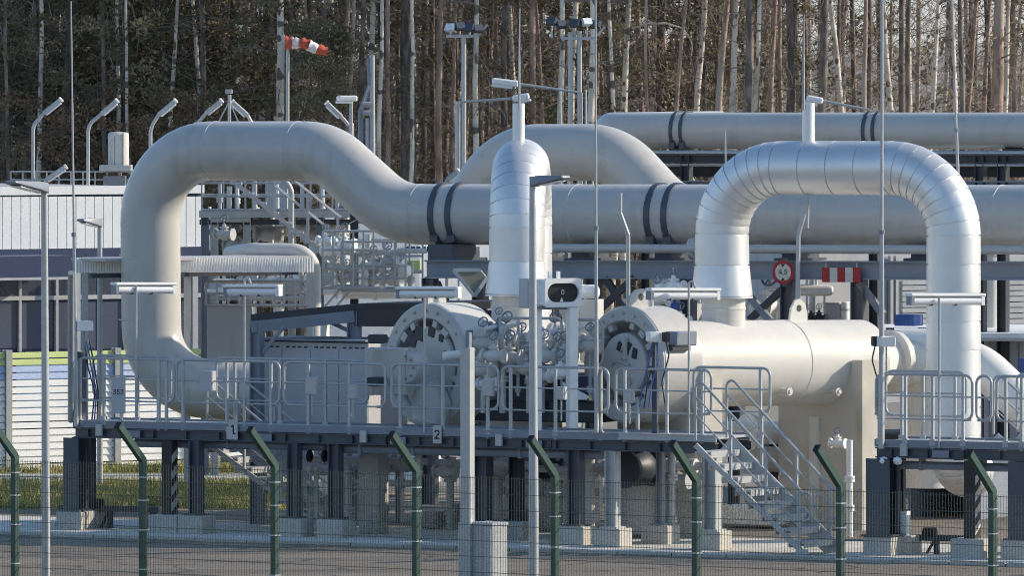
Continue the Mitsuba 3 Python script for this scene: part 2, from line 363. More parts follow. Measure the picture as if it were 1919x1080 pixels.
for x in (822,):
    q = pv(x, 475, VK); m = MB(); m.box(q + EV * .5, (.5, .9, .3)); part(rk, 'bearing_block', m, 'steel_blue')
k2 = thing('slim_pipe', 'slim pale pipe lying on the rack just under the thick pipe', 'pipe')
m = MB(); m.tube([pv(1010, 466, VK + .25), pv(2150, 470, VK + .25)], .08, 20); part(k2, 'pipe', m, 'shell_paint', 40)
# rack under the upper pipe
rk = thing('upper_rack', 'dark steel rack of double beams under the high pipe', 'rack')
for (y, h, vv) in ((297, .17, VU - .3), (322, .2, VU + .6)):
    rbeam(rk, pv(1190, y, vv), pv(2200, y + 1, vv), .2, h, 'steel_dark')
rbeam(rk, pv(1190, 345, VU - .3), pv(2200, 346, VU - .3), .18, .12, 'steel_mid')
m = MB(); m.tube([pv(1195, 287, VU - .35), pv(2200, 288, VU - .35)], .05, 14); part(rk, 'cable_duct', m, 'galvanised', 40)
m = MB(); m.tube([pv(1195, 309, VU - .35), pv(2200, 310, VU - .35)], .03, 10); part(rk, 'cable_duct', m, 'galvanised', 40)
for x in (1213, 1287, 1480, 1640, 1838, 1880, 1990):
    for vv in (VU - .3, VU + .6):
        q = pv(x, 290, vv); m = MB(); m.hsec(np.array([q[0], q[1], 0]), q, .17, .18, .02, EU); part(rk, 'column', m, 'steel_dark')
for x in (1281, 1641, 1905):
    q = pv(x, 285, VU); m = MB(); m.box(q, (.35, .5, .12)); part(rk, 'pipe_saddle', m, 'steel_dark')

# ================================================================ SILVER INSULATED PIPES
def clad(name, label, pts, rad, fil, mat='aluminium', lens=.5, flare=None):
    k = thing(name, label, 'insulated pipe')
    path = fillet(pts, fil, 9)
    # cut the path into sheets: one per bend step, straight runs in lengths
    cuts = []
    for i in range(len(path) - 1):
        L = np.linalg.norm(path[i + 1] - path[i]); n = max(1, int(round(L / lens)))
        cuts += [(path[i] + (path[i + 1] - path[i]) * j / n) for j in range(n)]
    cuts.append(path[-1]); cuts = np.array(cuts)
    t = np.gradient(cuts, axis=0); t /= np.linalg.norm(t, axis=1, keepdims=True)
    for i in range(len(cuts) - 1):
        a, b = cuts[i], cuts[i + 1]; n = 56
        r0, r1 = (rad * flare(a), rad * flare(b)) if flare else (rad, rad)
        # rings perpendicular to the mean tangent at each cut
        def ring(c, tt, r):
            s_ = nrm(np.cross(tt, CLN)); u_ = np.cross(s_, tt); ph = np.arange(n) * 2 * np.pi / n
            return c + r * (np.cos(ph)[:, None] * s_ + np.sin(ph)[:, None] * u_)
        ab = b - a
        g = .011; s0, s1 = a + t[i] * g, b - t[i + 1] * g      # sheets stop short of each other: a narrow recessed joint
        rings = [ring(a - t[i] * .002, t[i], r0 - .024), ring(s0, t[i], r0 - .022), ring(s0, t[i], r0), ring(a + ab * .5, nrm(ab), (r0 + r1) / 2 + .003), ring(s1, t[i + 1], r1 + .003), ring(s1, t[i + 1], r1 - .022), ring(b + t[i + 1] * .002, t[i + 1], r1 - .024)]
        v = np.vstack(rings); ii, jj = np.meshgrid(np.arange(len(rings) - 1), np.arange(n), indexing='ij')
        q = np.stack([ii * n + jj, ii * n + (jj + 1) % n, (ii + 1) * n + (jj + 1) % n, (ii + 1) * n + jj], -1).reshape(-1, 4)
        m = MB(); m.add(v, q); part(k, 'cladding_sheet', m, mat, 30)
    return k
YT1, YT2 = 145.3, 143.9
AX = nrm([math.cos(math.radians(43)), math.sin(math.radians(43)), -.018]); BX = nrm([AX[1], -AX[0], 0])
C1, C2 = at(797, 685, YT1), at(1167, 684, YT2)
TA = onpl(1355, 560, C2, AX)                     # tee of the right trap
YL1 = TA[1]
CLN = EV
L1t, L2b = at(1353, 560, YL1), None
A_ = at(1353, 315, YL1)
B_ = onpl(1787, 315, A_, EU); B_[2] = A_[2] + .02
low = onpl(1787, 800, A_, EU)
zf0, zf1 = at(1353, 556, YL1)[2], at(1353, 488, YL1)[2]
def flare2(c): return 1 + .15 * max(0., min(1., (zf1 - c[2]) / (zf1 - zf0))) if np.linalg.norm(c[:2] - A_[:2]) < .6 else 1.0
su = clad('silver_loop', 'silver clad pipe arch standing on the right trap and coming down behind the right platform',
          [at(1353, 556, YL1), A_, B_, np.array([B_[0], B_[1], 1.15]), np.array([B_[0], B_[1], 1.15]) + EV * 2.4], .455, [1.13, 1.13, .62], flare=flare2)
q = at(1353, 556, YL1); m = MB(); m.lathe(q - EZ * .03, EZ, [(0, .40), (0, .53), (.03, .53), (.03, .40)], 48); part(su, 'end_collar', m, 'aluminium', 30)
q = (A_ + B_) / 2; q = onpl(1515, 280, A_, EU)
m = MB(); m.tube([q, onpl(1515, 193, A_, EU)], .108, 28); part(su, 'vent_stub', m, 'aluminium', 40)
TB = onpl(960, 560, C1, AX); YL0 = TB[1]
D1 = nrm([.055, 1, 0]); CLN = np.array([1.0, 0, 0])
A1 = at(970, 314, YL0); B1 = A1 + D1 * 2.3
zg0, zg1 = at(970, 552, YL0)[2], at(970, 492, YL0)[2]
def flare1(c): return 1 + .14 * max(0., min(1., (zg1 - c[2]) / (zg1 - zg0))) if np.linalg.norm(c[:2] - A1[:2]) < .6 else 1.0
su = clad('silver_riser', 'silver clad arch seen end on, standing on the left trap behind the lamp post', [at(968, 552, YL0), A1, B1, np.array([B1[0], B1[1], 1.3])], .475, [1.05, 1.05], flare=flare1)
q = at(968, 552, YL0); m = MB(); m.lathe(q - EZ * .03, EZ, [(0, .40), (0, .54), (.03, .54), (.03, .40)], 48); part(su, 'end_collar', m, 'aluminium', 30)
q = A1 + D1 * .9; q = at(972, 275, q[1]); m = MB(); m.tube([q, at(972, 194, q[1])], .108, 28); part(su, 'vent_stub', m, 'aluminium', 40)
for (x, y0, y1, Y) in ((973, 195, 15, A1[1] + .8), (1506, 195, 28, YL1 - .9)):
    k = thing('lightning_rod', 'thin lightning rod on the vent of the silver riser' if x == 973 else 'thin lightning rod on the vent of the right silver arch', 'lightning rod')
    m = MB(); m.tube([at(x, y0 + 12, Y), at(x, y0 - 90, Y)], .022, 8); part(k, 'lower_rod', m, 'galvanised', 40)
    m = MB(); m.tube([at(x, y0 - 90, Y), at(x + 1, y1, Y)], [.016, .008], 8); part(k, 'upper_rod', m, 'galvanised', 40)

# ================================================================ PIG TRAPS
def trap(name, label, C, R, rim, rb, length, conelen, rs, tail, open_face):
    k = thing(name, label, 'pig trap')
    m = MB(); m.lathe(C, AX, [(.17, R * .74), (0.03, R * .75), (0, R * .77), (0, R * .97), (.03, R), (rim, R), (rim + .02, R * .98), (rim + .02, rb)], 72); cl = part(k, 'closure', m, 'shell_paint', 25)
    m = MB(); m.lathe(C, AX, [(.05, R + .001), (.06, R + .014), (rim - .06, R + .014), (rim - .05, R + .001)], 72); part(k, 'closure_ring', m, 'cream_paint' if open_face else 'shell_paint', 25)
    m = MB(); m.lathe(C, AX, [(rim + .02, rb), (rim + length, rb), (rim + length + conelen, rs), (rim + length + conelen + tail, rs)], 64)
    part(k, 'barrel', m, 'cream_paint', 25)
    t = rim + length * .6; m = MB(); m.lathe(C, AX, [(t, rb), (t + .01, rb + .012), (t + .05, rb + .012), (t + .06, rb)], 64); part(k, 'weld_seam', m, 'cream_paint', 25)
    m = MB(); m.lathe(C, AX, [(.5, 0.001), (.5, R * .66), (.17, R * .745)], 56); part(k, 'recess', m, 'shell_paint')
    a0 = -.35
    # locking segments round the door
    for i in range(16):
        a = i * 2 * np.pi / 16 + .1
        dr_ = math.cos(a) * BX + math.sin(a) * EZ; tg = -math.sin(a) * BX + math.cos(a) * EZ
        if open_face and i % 3 == 1: continue
        if (not open_face) and i in (4,): continue
        m = MB(); fr = np.array([dr_, tg, AX]); m.box(C + dr_ * R * .695 + AX * .08, (R * .11, R * (.10 if i % 2 else .15), .12), fr); part(cl, 'locking_segment', m, 'shell_paint')
    if not open_face:
        m = MB(); m.lathe(C, AX, [(-.03, .001), (-.025, R * .3), (.0, R * .5), (.03, R * .54), (.08, R * .56), (.5, R * .56)], 56); dk = part(k, 'door', m, 'shell_paint', 30)
        for poly in (((.0, .2), (.16, .16), (.24, .36), (.1, .42)), ((.26, .12), (.36, .1), (.38, .26), (.3, .3)), ((-.12, .26), (-.04, .22), (.0, .36), (-.06, .4)), ((-.02, .1), (.14, .08), (.12, .13))):
            m = MB(); m.prism([C + (bx * BX + bz * EZ) * R + AX * .004 for bx, bz in poly], -AX, .05); part(dk, 'lock_plate', m, 'steel_dark')
        m = MB(); m.box(C + (.12 * BX + .28 * EZ) * R - AX * .05, (.06, .08, .36), FT); part(dk, 'lock_lever', m, 'shell_paint')
    else:
        m = MB(); m.lathe(C, AX, [(.05, .001), (.05, R * .6), (.09, R * .63), (.5, R * .63)], 56); dk = part(k, 'door', m, 'shell_paint', 30)
        for (bx, bz, s_) in ((-.42, .38, .2), (-.18, .52, .14), (.1, .55, .1), (.33, .45, .07), (.42, .2, .05), (-.5, .12, .16), (.05, -.5, .1), (.25, -.4, .07)):
            m = MB(); m.prism([C + (bx * R + dx * s_ * 1.5 * R) * BX + (bz * R + dz * s_ * 1.5 * R) * EZ + AX * .045 for dx, dz in ((-.5, -.5), (.3, -.7), (.6, .2), (.1, .6), (-.4, .5))], -AX, .012); part(dk, 'lock_slot', m, 'steel_dark')
    return k
K1 = trap('pig_trap', 'cream pig trap with its door mechanism exposed, left of the lamp post', C1, 1.05, .9, .76, 1.2, .4, .42, 1.6, True)
K2 = trap('pig_trap', 'long cream pig trap with a round grey closure door, right of the lamp post', C2, .975, .93, .735, 4.75, .5, .42, .3, False)
# necks of the tees
for K, TP, x, y0, y1, r in ((K1, TB, 962, 640, 556, .375), (K2, TA, 1356, 640, 560, .37)):
    m = MB(); m.tube([at(x, y0, TP[1]), at(x, y1, TP[1])], r, 44); part(K, 'tee_neck', m, 'cream_paint', 40)
    m = MB(); m.lathe(at(x, y1 + 22, TP[1]), EZ, [(0, r), (.01, r + .012), (.04, r + .012), (.05, r)], 44); part(K, 'weld_seam', m, 'cream_paint', 40)
# lifting lugs
def lug(K, px, py, Y, w, h, mat='cream_paint'):
    c = at(px, py, Y); pts = [c + BX * 0 + AX * (-w * .55) + EZ * (-.25), c + AX * (-w * .55) , c + AX * (-w * .45) + EZ * h * .55, c + AX * (-w * .2) + EZ * h * .92, c + AX * (w * .1) + EZ * h, c + AX * (w * .38) + EZ * h * .8, c + AX * (w * .55) + EZ * h * .35, c + AX * (w * .58) + EZ * (-.25)]
    m = MB(); m.prism(pts, BX, .05); part(K, 'lifting_lug', m, mat)
    m = MB(); m.lathe(c + EZ * h * .55 + BX * .052, BX, [(0, .001), (0, .06), (.006, .06)], 16); part(K, 'lug_hole', m, 'steel_dark')
q = onpl(1493, 604, C2, AX); lug(K2, 1493, 600, q[1], .38, .36)
q = onpl(1200, 577, C2, AX); lug(K2, 1197, 577, q[1] - .1, .55, .32, 'shell_paint')
q = onpl(815, 575, C1, AX); m = MB(); m.box(at(817, 568, q[1]), (.42, .06, .22), FT); part(K1, 'lifting_lug', m, 'cream_paint')
# hinge boxes and brackets at the doors
m = MB(); m.cbox(at(733, 697, YT1 - .6), (.78, .45, .8), FP, .03); hb = part(K1, 'hinge_box', m, 'shell_paint')
m = MB(); m.lathe(at(760, 690, YT1 - .95), AX, [(0, .001), (0, .1), (.01, .1), (.01, .25), (.03, .27), (.3, .27)], 32); part(hb, 'bearing_drum', m, 'shell_paint', 30)
for i in range(8):
    a_ = i * math.pi / 4; m = MB(); m.lathe(at(760, 690, YT1 - .95) + .19 * (math.cos(a_) * BX + math.sin(a_) * EZ) + AX * .01, -AX, [(0, .022), (.03, .022), (.03, 0)], 6); part(hb, 'bolt', m, 'steel_mid')
for sx in (-1, 1):
    m = MB(); m.box(at(733 + sx * 36, 697, YT1 - .84), (.05, .05, .82), FP); part(hb, 'rib', m, 'shell_paint')
for K, C_, R_ in ((K1, C1, 1.05), (K2, C2, .975)):
    for i in range(20):
        a_ = i * 2 * math.pi / 20; m = MB(); m.lathe(C_ + R_ * .885 * (math.cos(a_) * BX + math.sin(a_) * EZ), -AX, [(0, .03), (.035, .03), (.035, 0)], 6); part(K, 'bolt', m, 'shell_paint')
m = MB(); m.box(C2 + BX * .12 - EZ * .28 - AX * .035, (.01, .22, .14), FT); part(K2, 'name_plate', m, 'galvanised')
m = MB(); ph = np.linspace(0, math.pi, 9); m.tube([C2 - AX * .04 + EZ * (-.05 + .1 * math.sin(t)) + BX * (.22 * math.cos(t)) - AX * .06 * math.sin(t) for t in ph], .018, 8); part(K2, 'door_grip', m, 'galvanised', 40)
for (x, y) in ((708, 636), (706, 716)):
    m = MB(); m.cbox(at(x, y, YT1 - 1.05), (.24, .3, .15), FP, .02); part(K1, 'hinge_pin', m, 'steel_dark')
m = MB(); m.tube([at(832, 668, YT1 - .8), at(880, 664, YT1 - .6)], .075, 16); m.tube([at(868, 666, YT1 - .62), at(884, 662, YT1 - .55)], .12, 16); part(K1, 'drive_shaft', m, 'white_paint', 40)
m = MB(); m.box(at(877, 650, YT1 - .5), (.1, .14, .55), FT); part(K1, 'bracket', m, 'steel_mid')
m = MB(); m.tube([at(790, 722, YT1 - .45), at(812, 760, YT1 - .4), at(806, 792, YT1 - .4)], [.3, .34, .3], 24); part(K1, 'lower_arm', m, 'shell_paint', 40)
m = MB(); m.cbox(at(1268, 635, YT2 - .3), (.5, .5, .24), FT, .02); part(K2, 'bracket', m, 'steel_mid')
m = MB(); m.box(at(1262, 652, YT2 - .35), (.42, .4, .1), FT); part(K2, 'bracket', m, 'steel_dark')
# concrete saddles under the traps
def support(K, xs, Y, ztop, w, th=.55):
    m = MB(); q = at(xs, 900, Y); m.cbox(np.array([q[0], q[1], ztop / 2]), (th, w, ztop), FT, .02); return part(K, 'support', m, 'cream_paint')
q = onpl(1537, 700, C2, AX); m = MB(); c = np.array([q[0], q[1], 0]); zt = at(1600, 712, q[1] - .9)[2]
# U shaped saddle wall: two cheeks and a base
poly = []
for i in range(13):
    a = -math.pi * i / 12
    poly.append((.775 * math.cos(a), C2[2] + .775 * math.sin(a)))
out = [(-1.02, 0), (1.02, 0), (1.02, C2[2] - .02), (.775, C2[2] - .02)] + poly[1:-1] + [(-.775, C2[2] - .02), (-1.02, C2[2] - .02)]
from shapely.geometry import Polygon
me = trimesh.creation.extrude_polygon(Polygon(out), .5, engine='earcut')
vv = me.vertices; me.vertices = c + vv[:, :1] * BX + vv[:, 1:2] * EZ + vv[:, 2:3] * AX
part(K2, 'support', me, 'beige_concrete')
q = onpl(1235, 700, C2, AX); me2 = trimesh.creation.extrude_polygon(Polygon(out), .5, engine='earcut')
vv = me2.vertices; me2.vertices = np.array([q[0], q[1], 0]) + vv[:, :1] * BX + vv[:, 1:2] * EZ + vv[:, 2:3] * AX
part(K2, 'support', me2, 'beige_concrete')
for x in (985,):
    q = onpl(x, 700, C1, AX); me2 = trimesh.creation.extrude_polygon(Polygon(out), .45, engine='earcut')
    vv = me2.vertices; me2.vertices = np.array([q[0], q[1], 0]) + vv[:, :1] * BX * .9 + vv[:, 1:2] * EZ + vv[:, 2:3] * AX
    part(K1, 'support', me2, 'beige_concrete')
q = onpl(1535, 760, C2, AX); m = MB(); m.tube([q - EZ * .2 - BX * .1, np.array([q[0], q[1], .1]) - BX * .1], .1, 20); part(K2, 'drain_pipe', m, 'cream_paint', 40)
for x, y in ((1478, 735), (1570, 735)):
    q = onpl(x, y, C2 + BX * .76, AX); m = MB(); m.tube([q - BX * .2, q + BX * .06], .035, 10); m.lathe(q + BX * .0, BX, [(0, .03), (0, .07), (.03, .07), (.03, .03)], 14); part(K2, 'nozzle', m, 'cream_paint', 40)
# continuation of the right trap
pk = thing('trap_outlet_pipe', 'cream pipe elbow leaving the thin end of the right trap', 'pipe')
q = C2 + AX * (0.93 + 4.75 + .5 + .3)
m = MB(); m.tube([q, q + AX * .9, q + AX * .9 - EZ * 2.2], .40, 32, .62, 10); part(pk, 'pipe', m, 'cream_paint', 40)
m = MB(); m.lathe(q - AX * .1, AX, [(0, .4), (0, .56), (.12, .56), (.12, .4)], 32); part(pk, 'flange', m, 'cream_paint', 30)
pk = thing('sloping_pipe', 'white pipe that slopes down to the right behind the right silver leg', 'pipe')
m = MB(); m.tube([at(1690, 655, 150.4), at(1765, 655, 150.2), at(1845, 690, 149.6), at(1960, 800, 149)], .36, 32, [.6, .9], 9); part(pk, 'pipe', m, 'white_paint', 40)

# ================================================================ PLATFORMS
DZ = pv(740, 797, 0)[2]; DZ = 1.865
def rail_panel(name, label, p0, p1, z0, hgt, posts, mat='galvanised', round0=True, round1=True, group='platform handrails', kneez=(.34, .68), rr=.024, wide=None):
    """p0, p1: ends on plan; a bent top tube that turns down at both ends, knee rails and posts"""
    k = thing(name, label, 'handrail', group)
    p0, p1 = np.array([p0[0], p0[1], z0]), np.array([p1[0], p1[1], z0]); d = nrm(p1 - p0)
    lo = kneez[0] * hgt
    pts = [p0 + EZ * lo, p0 + EZ * hgt, p1 + EZ * hgt, p1 + EZ * lo]
    if round0: pts = [p0 + d * .16 + EZ * lo, p0 + EZ * lo] + pts[1:]
    else: pts = pts[1:]
    if round1: pts = pts[:-1] + [p1 + EZ * lo, p1 - d * .16 + EZ * lo]
    else: pts = pts[:-1]
    m = MB(); m.tube(pts, rr, 10, .13, 6); part(k, 'top_rail', m, mat, 50)
    for kz in kneez:
        m = MB(); m.tube([p0 + EZ * kz * hgt + d * .015, p1 + EZ * kz * hgt - d * .015], rr * .6, 8); part(k, 'knee_rail', m, mat, 50)
    for t in posts:
        q = p0 + (p1 - p0) * t
        m = MB(); m.bar(q - EZ * .12, q + EZ * (hgt - .01), .045, .045, d); m.box(q - EZ * .0 , (.1, .05, .1)); part(k, 'post', m, mat)
    return k
def plank_deck(k, u0, u1, v0, v1, z, mat='galvanised', step=.5):
    n = int((u1 - u0) / step)
    for i in range(n):
        a = u0 + (u1 - u0) * i / n; b = u0 + (u1 - u0) * (i + 1) / n
        m = MB(); m.box(P((a + b) / 2, (v0 + v1) / 2, z - .02), (b - a - .008, v1 - v0, .035)); part(k, 'grating', m, mat)
def uo(px, v=0):
    q = pv(px, 500, v) - ORG; return float(q @ EU)
def platform(name, label, px0, px1, depth, cols, hazard, lit):
    k = thing(name, label, 'platform')
    u0, u1 = uo(px0), uo(px1)
    plank_deck(k, u0, u1, .06, depth - .06, DZ)
    for v in (.0, depth):
        m = MB(); m.box(P((u0 + u1) / 2, v, DZ - .03), (u1 - u0, .05, .12)); part(k, 'toe_board', m, 'steel_mid')
        n = max(1, int((u1 - u0) / 2.6))
        for i in range(n):
            a, b = u0 + (u1 - u0) * i / n + .01, u0 + (u1 - u0) * (i + 1) / n - .01
            m = MB(); m.hsec(P(a, v + .05, DZ - .185), P(b, v + .05, DZ - .185), .15, .17, .018); part(k, 'edge_beam', m, 'steel_blue')
    for i in range(int((u1 - u0) / .65)):
        m = MB(); m.box(P(u0 + .3 + i * .65, -.0, DZ - .185), (.012, .06, .15)); part(k, 'stiffener', m, 'steel_blue')
    for i in range(int((u1 - u0) / 2.6)):
        m = MB(); m.box(P(u0 + 1.2 + i * 2.6, -.034, DZ - .185), (.3, .012, .12)); sp = part(k, 'splice_plate', m, 'steel_mid')
        m = MB(); m.box(P(u0 + .55 + i * 2.6, -.06, DZ - .13), (.12, .05, .2)); part(k, 'bracket', m, 'galvanised')
    for i in range(int((u1 - u0) / 1.3) + 1):
        u = u0 + .1 + i * 1.3
        m = MB(); m.hsec(P(u, .15, DZ - .22), P(u, depth - .15, DZ - .22), .1, .14, .015); part(k, 'joist', m, 'steel_blue')
    for (px, w, mat, v) in cols:
        u = uo(px, v)
        m = MB(); m.hsec(P(u, v, .32), P(u, v, DZ - .275), w, w, .02, EU if w < .3 else EV); ck = part(k, 'column', m, mat)
        m = MB(); m.box(P(u, v, .335), (w + .12, w + .12, .03)); part(ck, 'base_plate', m, mat)
        m = MB(); m.cbox(P(u, v, .16), (.5, .46, .32), FP, .015); part(k, 'footing', m, 'concrete')
    for px in hazard:
        u = uo(px); 
        m = MB(); m.box(P(u, .0, (DZ - .28 + .32) / 2), (.2, .2, DZ - .60)); ck = part(k, 'striped_column', m, 'hazard_black')
        for j in range(5):
            z = .42 + j * .27
            if z > DZ - .55: break
            m = MB(); c = P(u, 0, z); o = [c + EU * .102 + EV * a + EZ * b for a, b in ((-.1, -.04), (.1, .1), (.1, .24), (-.1, .10))]
            m.prism(o, EU, .003); o = [c - EV * .102 + EU * a + EZ * b for a, b in ((-.1, .1), (.1, -.04), (.1, .08), (-.1, .22))]
            part(ck, 'white_band', m, 'hazard_white')
        m = MB(); m.cbox(P(u, 0, .16), (.56, .5, .32), FP, .015); part(k, 'footing', m, 'concrete')
    return k
platL = platform('platform', 'long steel platform with railings in front of both pig traps', 138, 1342, 1.25,
    [(141, .3, 'steel_blue', .1), (168, .16, 'steel_dark', .7), (368, .2, 'steel_blue', 0), (552, .2, 'steel_blue', 0), (629, .2, 'steel_blue', .1), (905, .26, 'steel_blue', .6), (968, .2, 'steel_dark', 1.1), (1080, .22, 'steel_blue', .15), (1148, .2, 'galvanised', -.1), (1238, .12, 'steel_mid', 1.1), (1335, .22, 'galvanised', 0)], [318], None)
m = MB(); m.hsec(pv(1160, 818, -.07), pv(1341, 823, -.07), .1, .11, .015); part(platL, 'end_beam', m, 'galvanised')
m = MB(); m.cbox(np.array([*pv(700, 900, 1.4)[:2], .7]), (.38, .4, 1.4), FP, .02); part(platL, 'pier', m, 'concrete')
platR = platform('platform', 'steel platform at the right edge with the silver leg rising behind it', 1640, 2080, 1.25,
    [(1655, .42, 'steel_blue', 0), (1690, .1, 'steel_dark', .4), (1912, .3, 'steel_blue', 0), (2040, .3, 'steel_blue', 0)], [1822], None)
RH = 1.1
def pl(px, v): q = pv(px, 500, v); return q
def rp(x0, x1, label, posts_px, v=0.0, hgt=RH, r0=True, r1=True, mat='galvanised'):
    a, b = pl(x0, v), pl(x1, v)
    ts = [float(np.dot(pl(x, v)[:2] - a[:2], b[:2] - a[:2]) / np.dot(b[:2] - a[:2], b[:2] - a[:2])) for x in posts_px]
    return rail_panel('handrail', label, a, b, DZ, hgt, ts, mat, r0, r1)
rp(146, 326, 'front handrail panel at the left end of the long platform', (150, 195, 228, 298, 312))
rp(331, 524, 'front handrail panel in front of the bottom bend of the big loop', (343, 425, 508))
rp(532, 722, 'front handrail panel in front of the grey cabinet', (578, 655))
rp(734, 934, 'front handrail panel in front of the left trap door', (750, 830, 914))
rp(941, 1140, 'front handrail panel between the two trap doors', (957, 1041, 1126))
rp(1154, 1333, 'front handrail panel in front of the right trap door', (1171, 1250, 1316), mat='galvanised')
rp(175, 320, 'rear handrail panel behind the left end of the long platform', (195, 258, 297), v=1.2)
rp(405, 690, 'rear handrail panel near the white gate post and the grey cabinet', (440, 525, 610), v=1.2, mat='galvanised')
rp(1300, 1443, 'rear handrail panel above the stairs at the right end of the long platform', (1320, 1425), v=1.25, mat='galvanised')
rp(1642, 1822, 'front handrail panel in front of the right silver leg', (1648, 1697, 1748, 1805))
rp(1830, 1858, 'short narrow handrail hoop between the two right platform panels', ())
rp(1868, 2060, 'front handrail panel at the right edge of the picture', (1885, 1915, 1980))
rp(1660, 1810, 'rear handrail panel behind the front one on the right platform', (1690, 1730, 1790), v=1.2)
# inner rails on the service deck between the traps
def inner_rail(x0, x1, y0, y1, Y, label, posts):
    a, b = at(x0, y1, Y), at(x1, y1, Y - .2); b[2] = a[2]
    h = (y1 - y0) / F * Y
    rail_panel('handrail', label, a, b, a[2], h, posts, 'galvanised', False, True)
inner_rail(935, 1055, 597, 730, 144.6, 'inner handrail behind the lamp post, between the traps', (0.02, .3, .98))
inner_rail(1070, 1130, 600, 730, 144.0, 'inner handrail left of the right trap door', (.02, .6))

# ---- stairs
def stairs(name, label, top, d, side, run, z1, z0, width, n, mat='galvanised', rails=True, smat='grey_panel', thin=False):
    """top: point at the platform edge (plan), d: plan direction downwards, side: plan direction across"""
    k = thing(name, label, 'stairs')
    top = np.array([top[0], top[1], 0]); d = nrm(d); side = nrm(side)
    for sd in (0, width):
        a = top + side * sd + EZ * (z1 - .08); b = top + side * sd + d * run + EZ * (z0 + .05)
        hh = .085 if thin and sd == 0 else .3 if thin else .24; smat = 'galvanised' if thin else smat
        m = MB(); m.bar(a, b, .05, hh); m.bar(b + EZ * .05, np.array([b[0], b[1], z0]), .05, .2, d); part(k, 'stringer', m, smat)
    for i in range(n):
        t = (i + .5) / n; c = top + d * run * t + EZ * (z1 + (z0 - z1) * (i + 1) / (n + 1)) + side * width / 2
        m = MB(); fr = np.array([d, side, EZ]); m.box(c, (run / n * 1.2, width - .06, .035), fr); m.box(c - d * run / n * .58 - EZ * .035, (.02, width - .06, .1), fr); m.box(c + d * run / n * .58 - EZ * .035, (.02, width - .06, .1), fr); part(k, 'tread', m, 'galvanised')
    if rails:
        for sd in (0, width):
            a = top + side * sd + EZ * (z1 + 0); b = top + side * sd + d * run + EZ * z0
            m = MB(); m.tube([a + EZ * .0, a + EZ * 1.06, b + EZ * 1.02, b + EZ * 1.02 + d * .16, b + EZ * .6 + d * .16, b + EZ * .55], .022, 10, .09, 5); part(k, 'handrail', m, mat, 50)
            for h in (.42, .72):
                m = MB(); m.tube([a + EZ * h, b + EZ * h], .013, 8); part(k, 'knee_rail', m, mat, 50)
            for t in (.33, .66, .97):
                q = a + (b - a) * t; m = MB(); m.bar(q - EZ * .1, q + EZ * 1.03, .04, .04, d); part(k, 'post', m, mat)
    return k
tp = pl(1362, .02) - EV * 1.12
stairs('stairs', 'galvanised stairs going down from the right end of the long platform', tp, EU, EV, 1.95, DZ, .03, 1.12, 8, 'galvanised', thin=True)
tp = pl(388, 1.7)
stairs('stairs', 'galvanised stairs under the long platform behind its left half', tp, EU, EV, 2.25, 1.55, .03, 1.05, 8, 'galvanised', thin=True)
q = at(1858, 700, 148); tp = pl(1862, 1.25)
stairs('stairs', 'stairs going down behind the right platform at the picture edge', tp, nrm(EU + .3 * EV), EV, 2.2, DZ + .1, .03, .9, 7, 'galvanised')
# pipes and trays slung under the deck
def under(name, label, pts, r, mat='shell_paint', cat='pipe', clampn=0):
    k = thing(name, label, cat); m = MB(); m.tube(pts, r, 14); part(k, 'pipe', m, mat, 40)
    p, q = pts[0], pts[-1]
    for i in range(clampn):
        c = p + (q - p) * (i + .5) / clampn; m = MB(); m.box(c + EZ * .06, (.05, r * 2.6, r * 2 + .14)); part(k, 'hanger', m, 'steel_mid')
    return k
under('conduit', 'grey conduit slung under the left part of the long platform', [pv(255, 831, .35), pv(610, 838, .35)], .075, 'steel_mid', clampn=3)
under('conduit', 'grey conduit slung under the middle of the long platform', [pv(630, 841, .3), pv(1130, 853, .3)], .085, 'steel_mid', clampn=5)
under('conduit', 'thin dark conduit under the right platform', [pv(1672, 872, .3), pv(1900, 878, .3)], .07, 'steel_mid', clampn=2)
for x in (577, 605):
    m = MB(); c = pv(x, 856, .28); m.lathe(c, EU, [(0, .06), (.02, .1), (.05, .1), (.07, .06)], 20)
    solo('cable_loop', m, 'rubber', 'black cable loop hanging under the platform, ' + ('left of the pair' if x == 577 else 'right of the pair'), 'cable', smooth=30)

# ================================================================ GREEN FENCE IN FRONT
knees = [(-215, 842), (28, 850), (268, 850), (515, 858), (780, 870), (1040, 885), (1305, 892), (1575, 905), (1860, 915), (2140, 930)]
fA = np.array([(28 - CX) / F * 131.2, 131.2, 0]); fB = np.array([(1860 - CX) / F * 120.7, 120.7, 0])
FD = nrm(fB - fA); FN = np.array([FD[1], -FD[0], 0]); FN = FN if FN[1] < 0 else -FN
FF = np.array([FD, -FN, EZ])
fk = thing('fence', 'dark green wire mesh fence with outward bent posts along the near edge', 'fence')
fp = [onpl(x, 850, fA, FD) for x, y in knees]
for i, q in enumerate(fp):
    q = np.array([q[0], q[1], 0]); zt = 2.02
    m = MB(); m.bar(q, q + EZ * zt, .085, .10, -FN); m.bar(q + EZ * (zt - .02), q + EZ * (zt + .54) + FN * .60, .085, .10, -FN)
    pk = part(fk, 'post', m, 'fence_green')
    m = MB(); e = q + EZ * (zt + .54) + FN * .60; m.bar(e - nrm(FN * .6 + EZ * .54) * .01, e + nrm(FN * .6 + EZ * .54) * .015, .095, .11, -FN); part(pk, 'end_cap', m, 'black_paint')
    for z in (.35, .95, 1.4, 1.75):
        m = MB(); m.box(q + EZ * z, (.115, .125, .018), FF); part(pk, 'clip', m, 'galvanised')
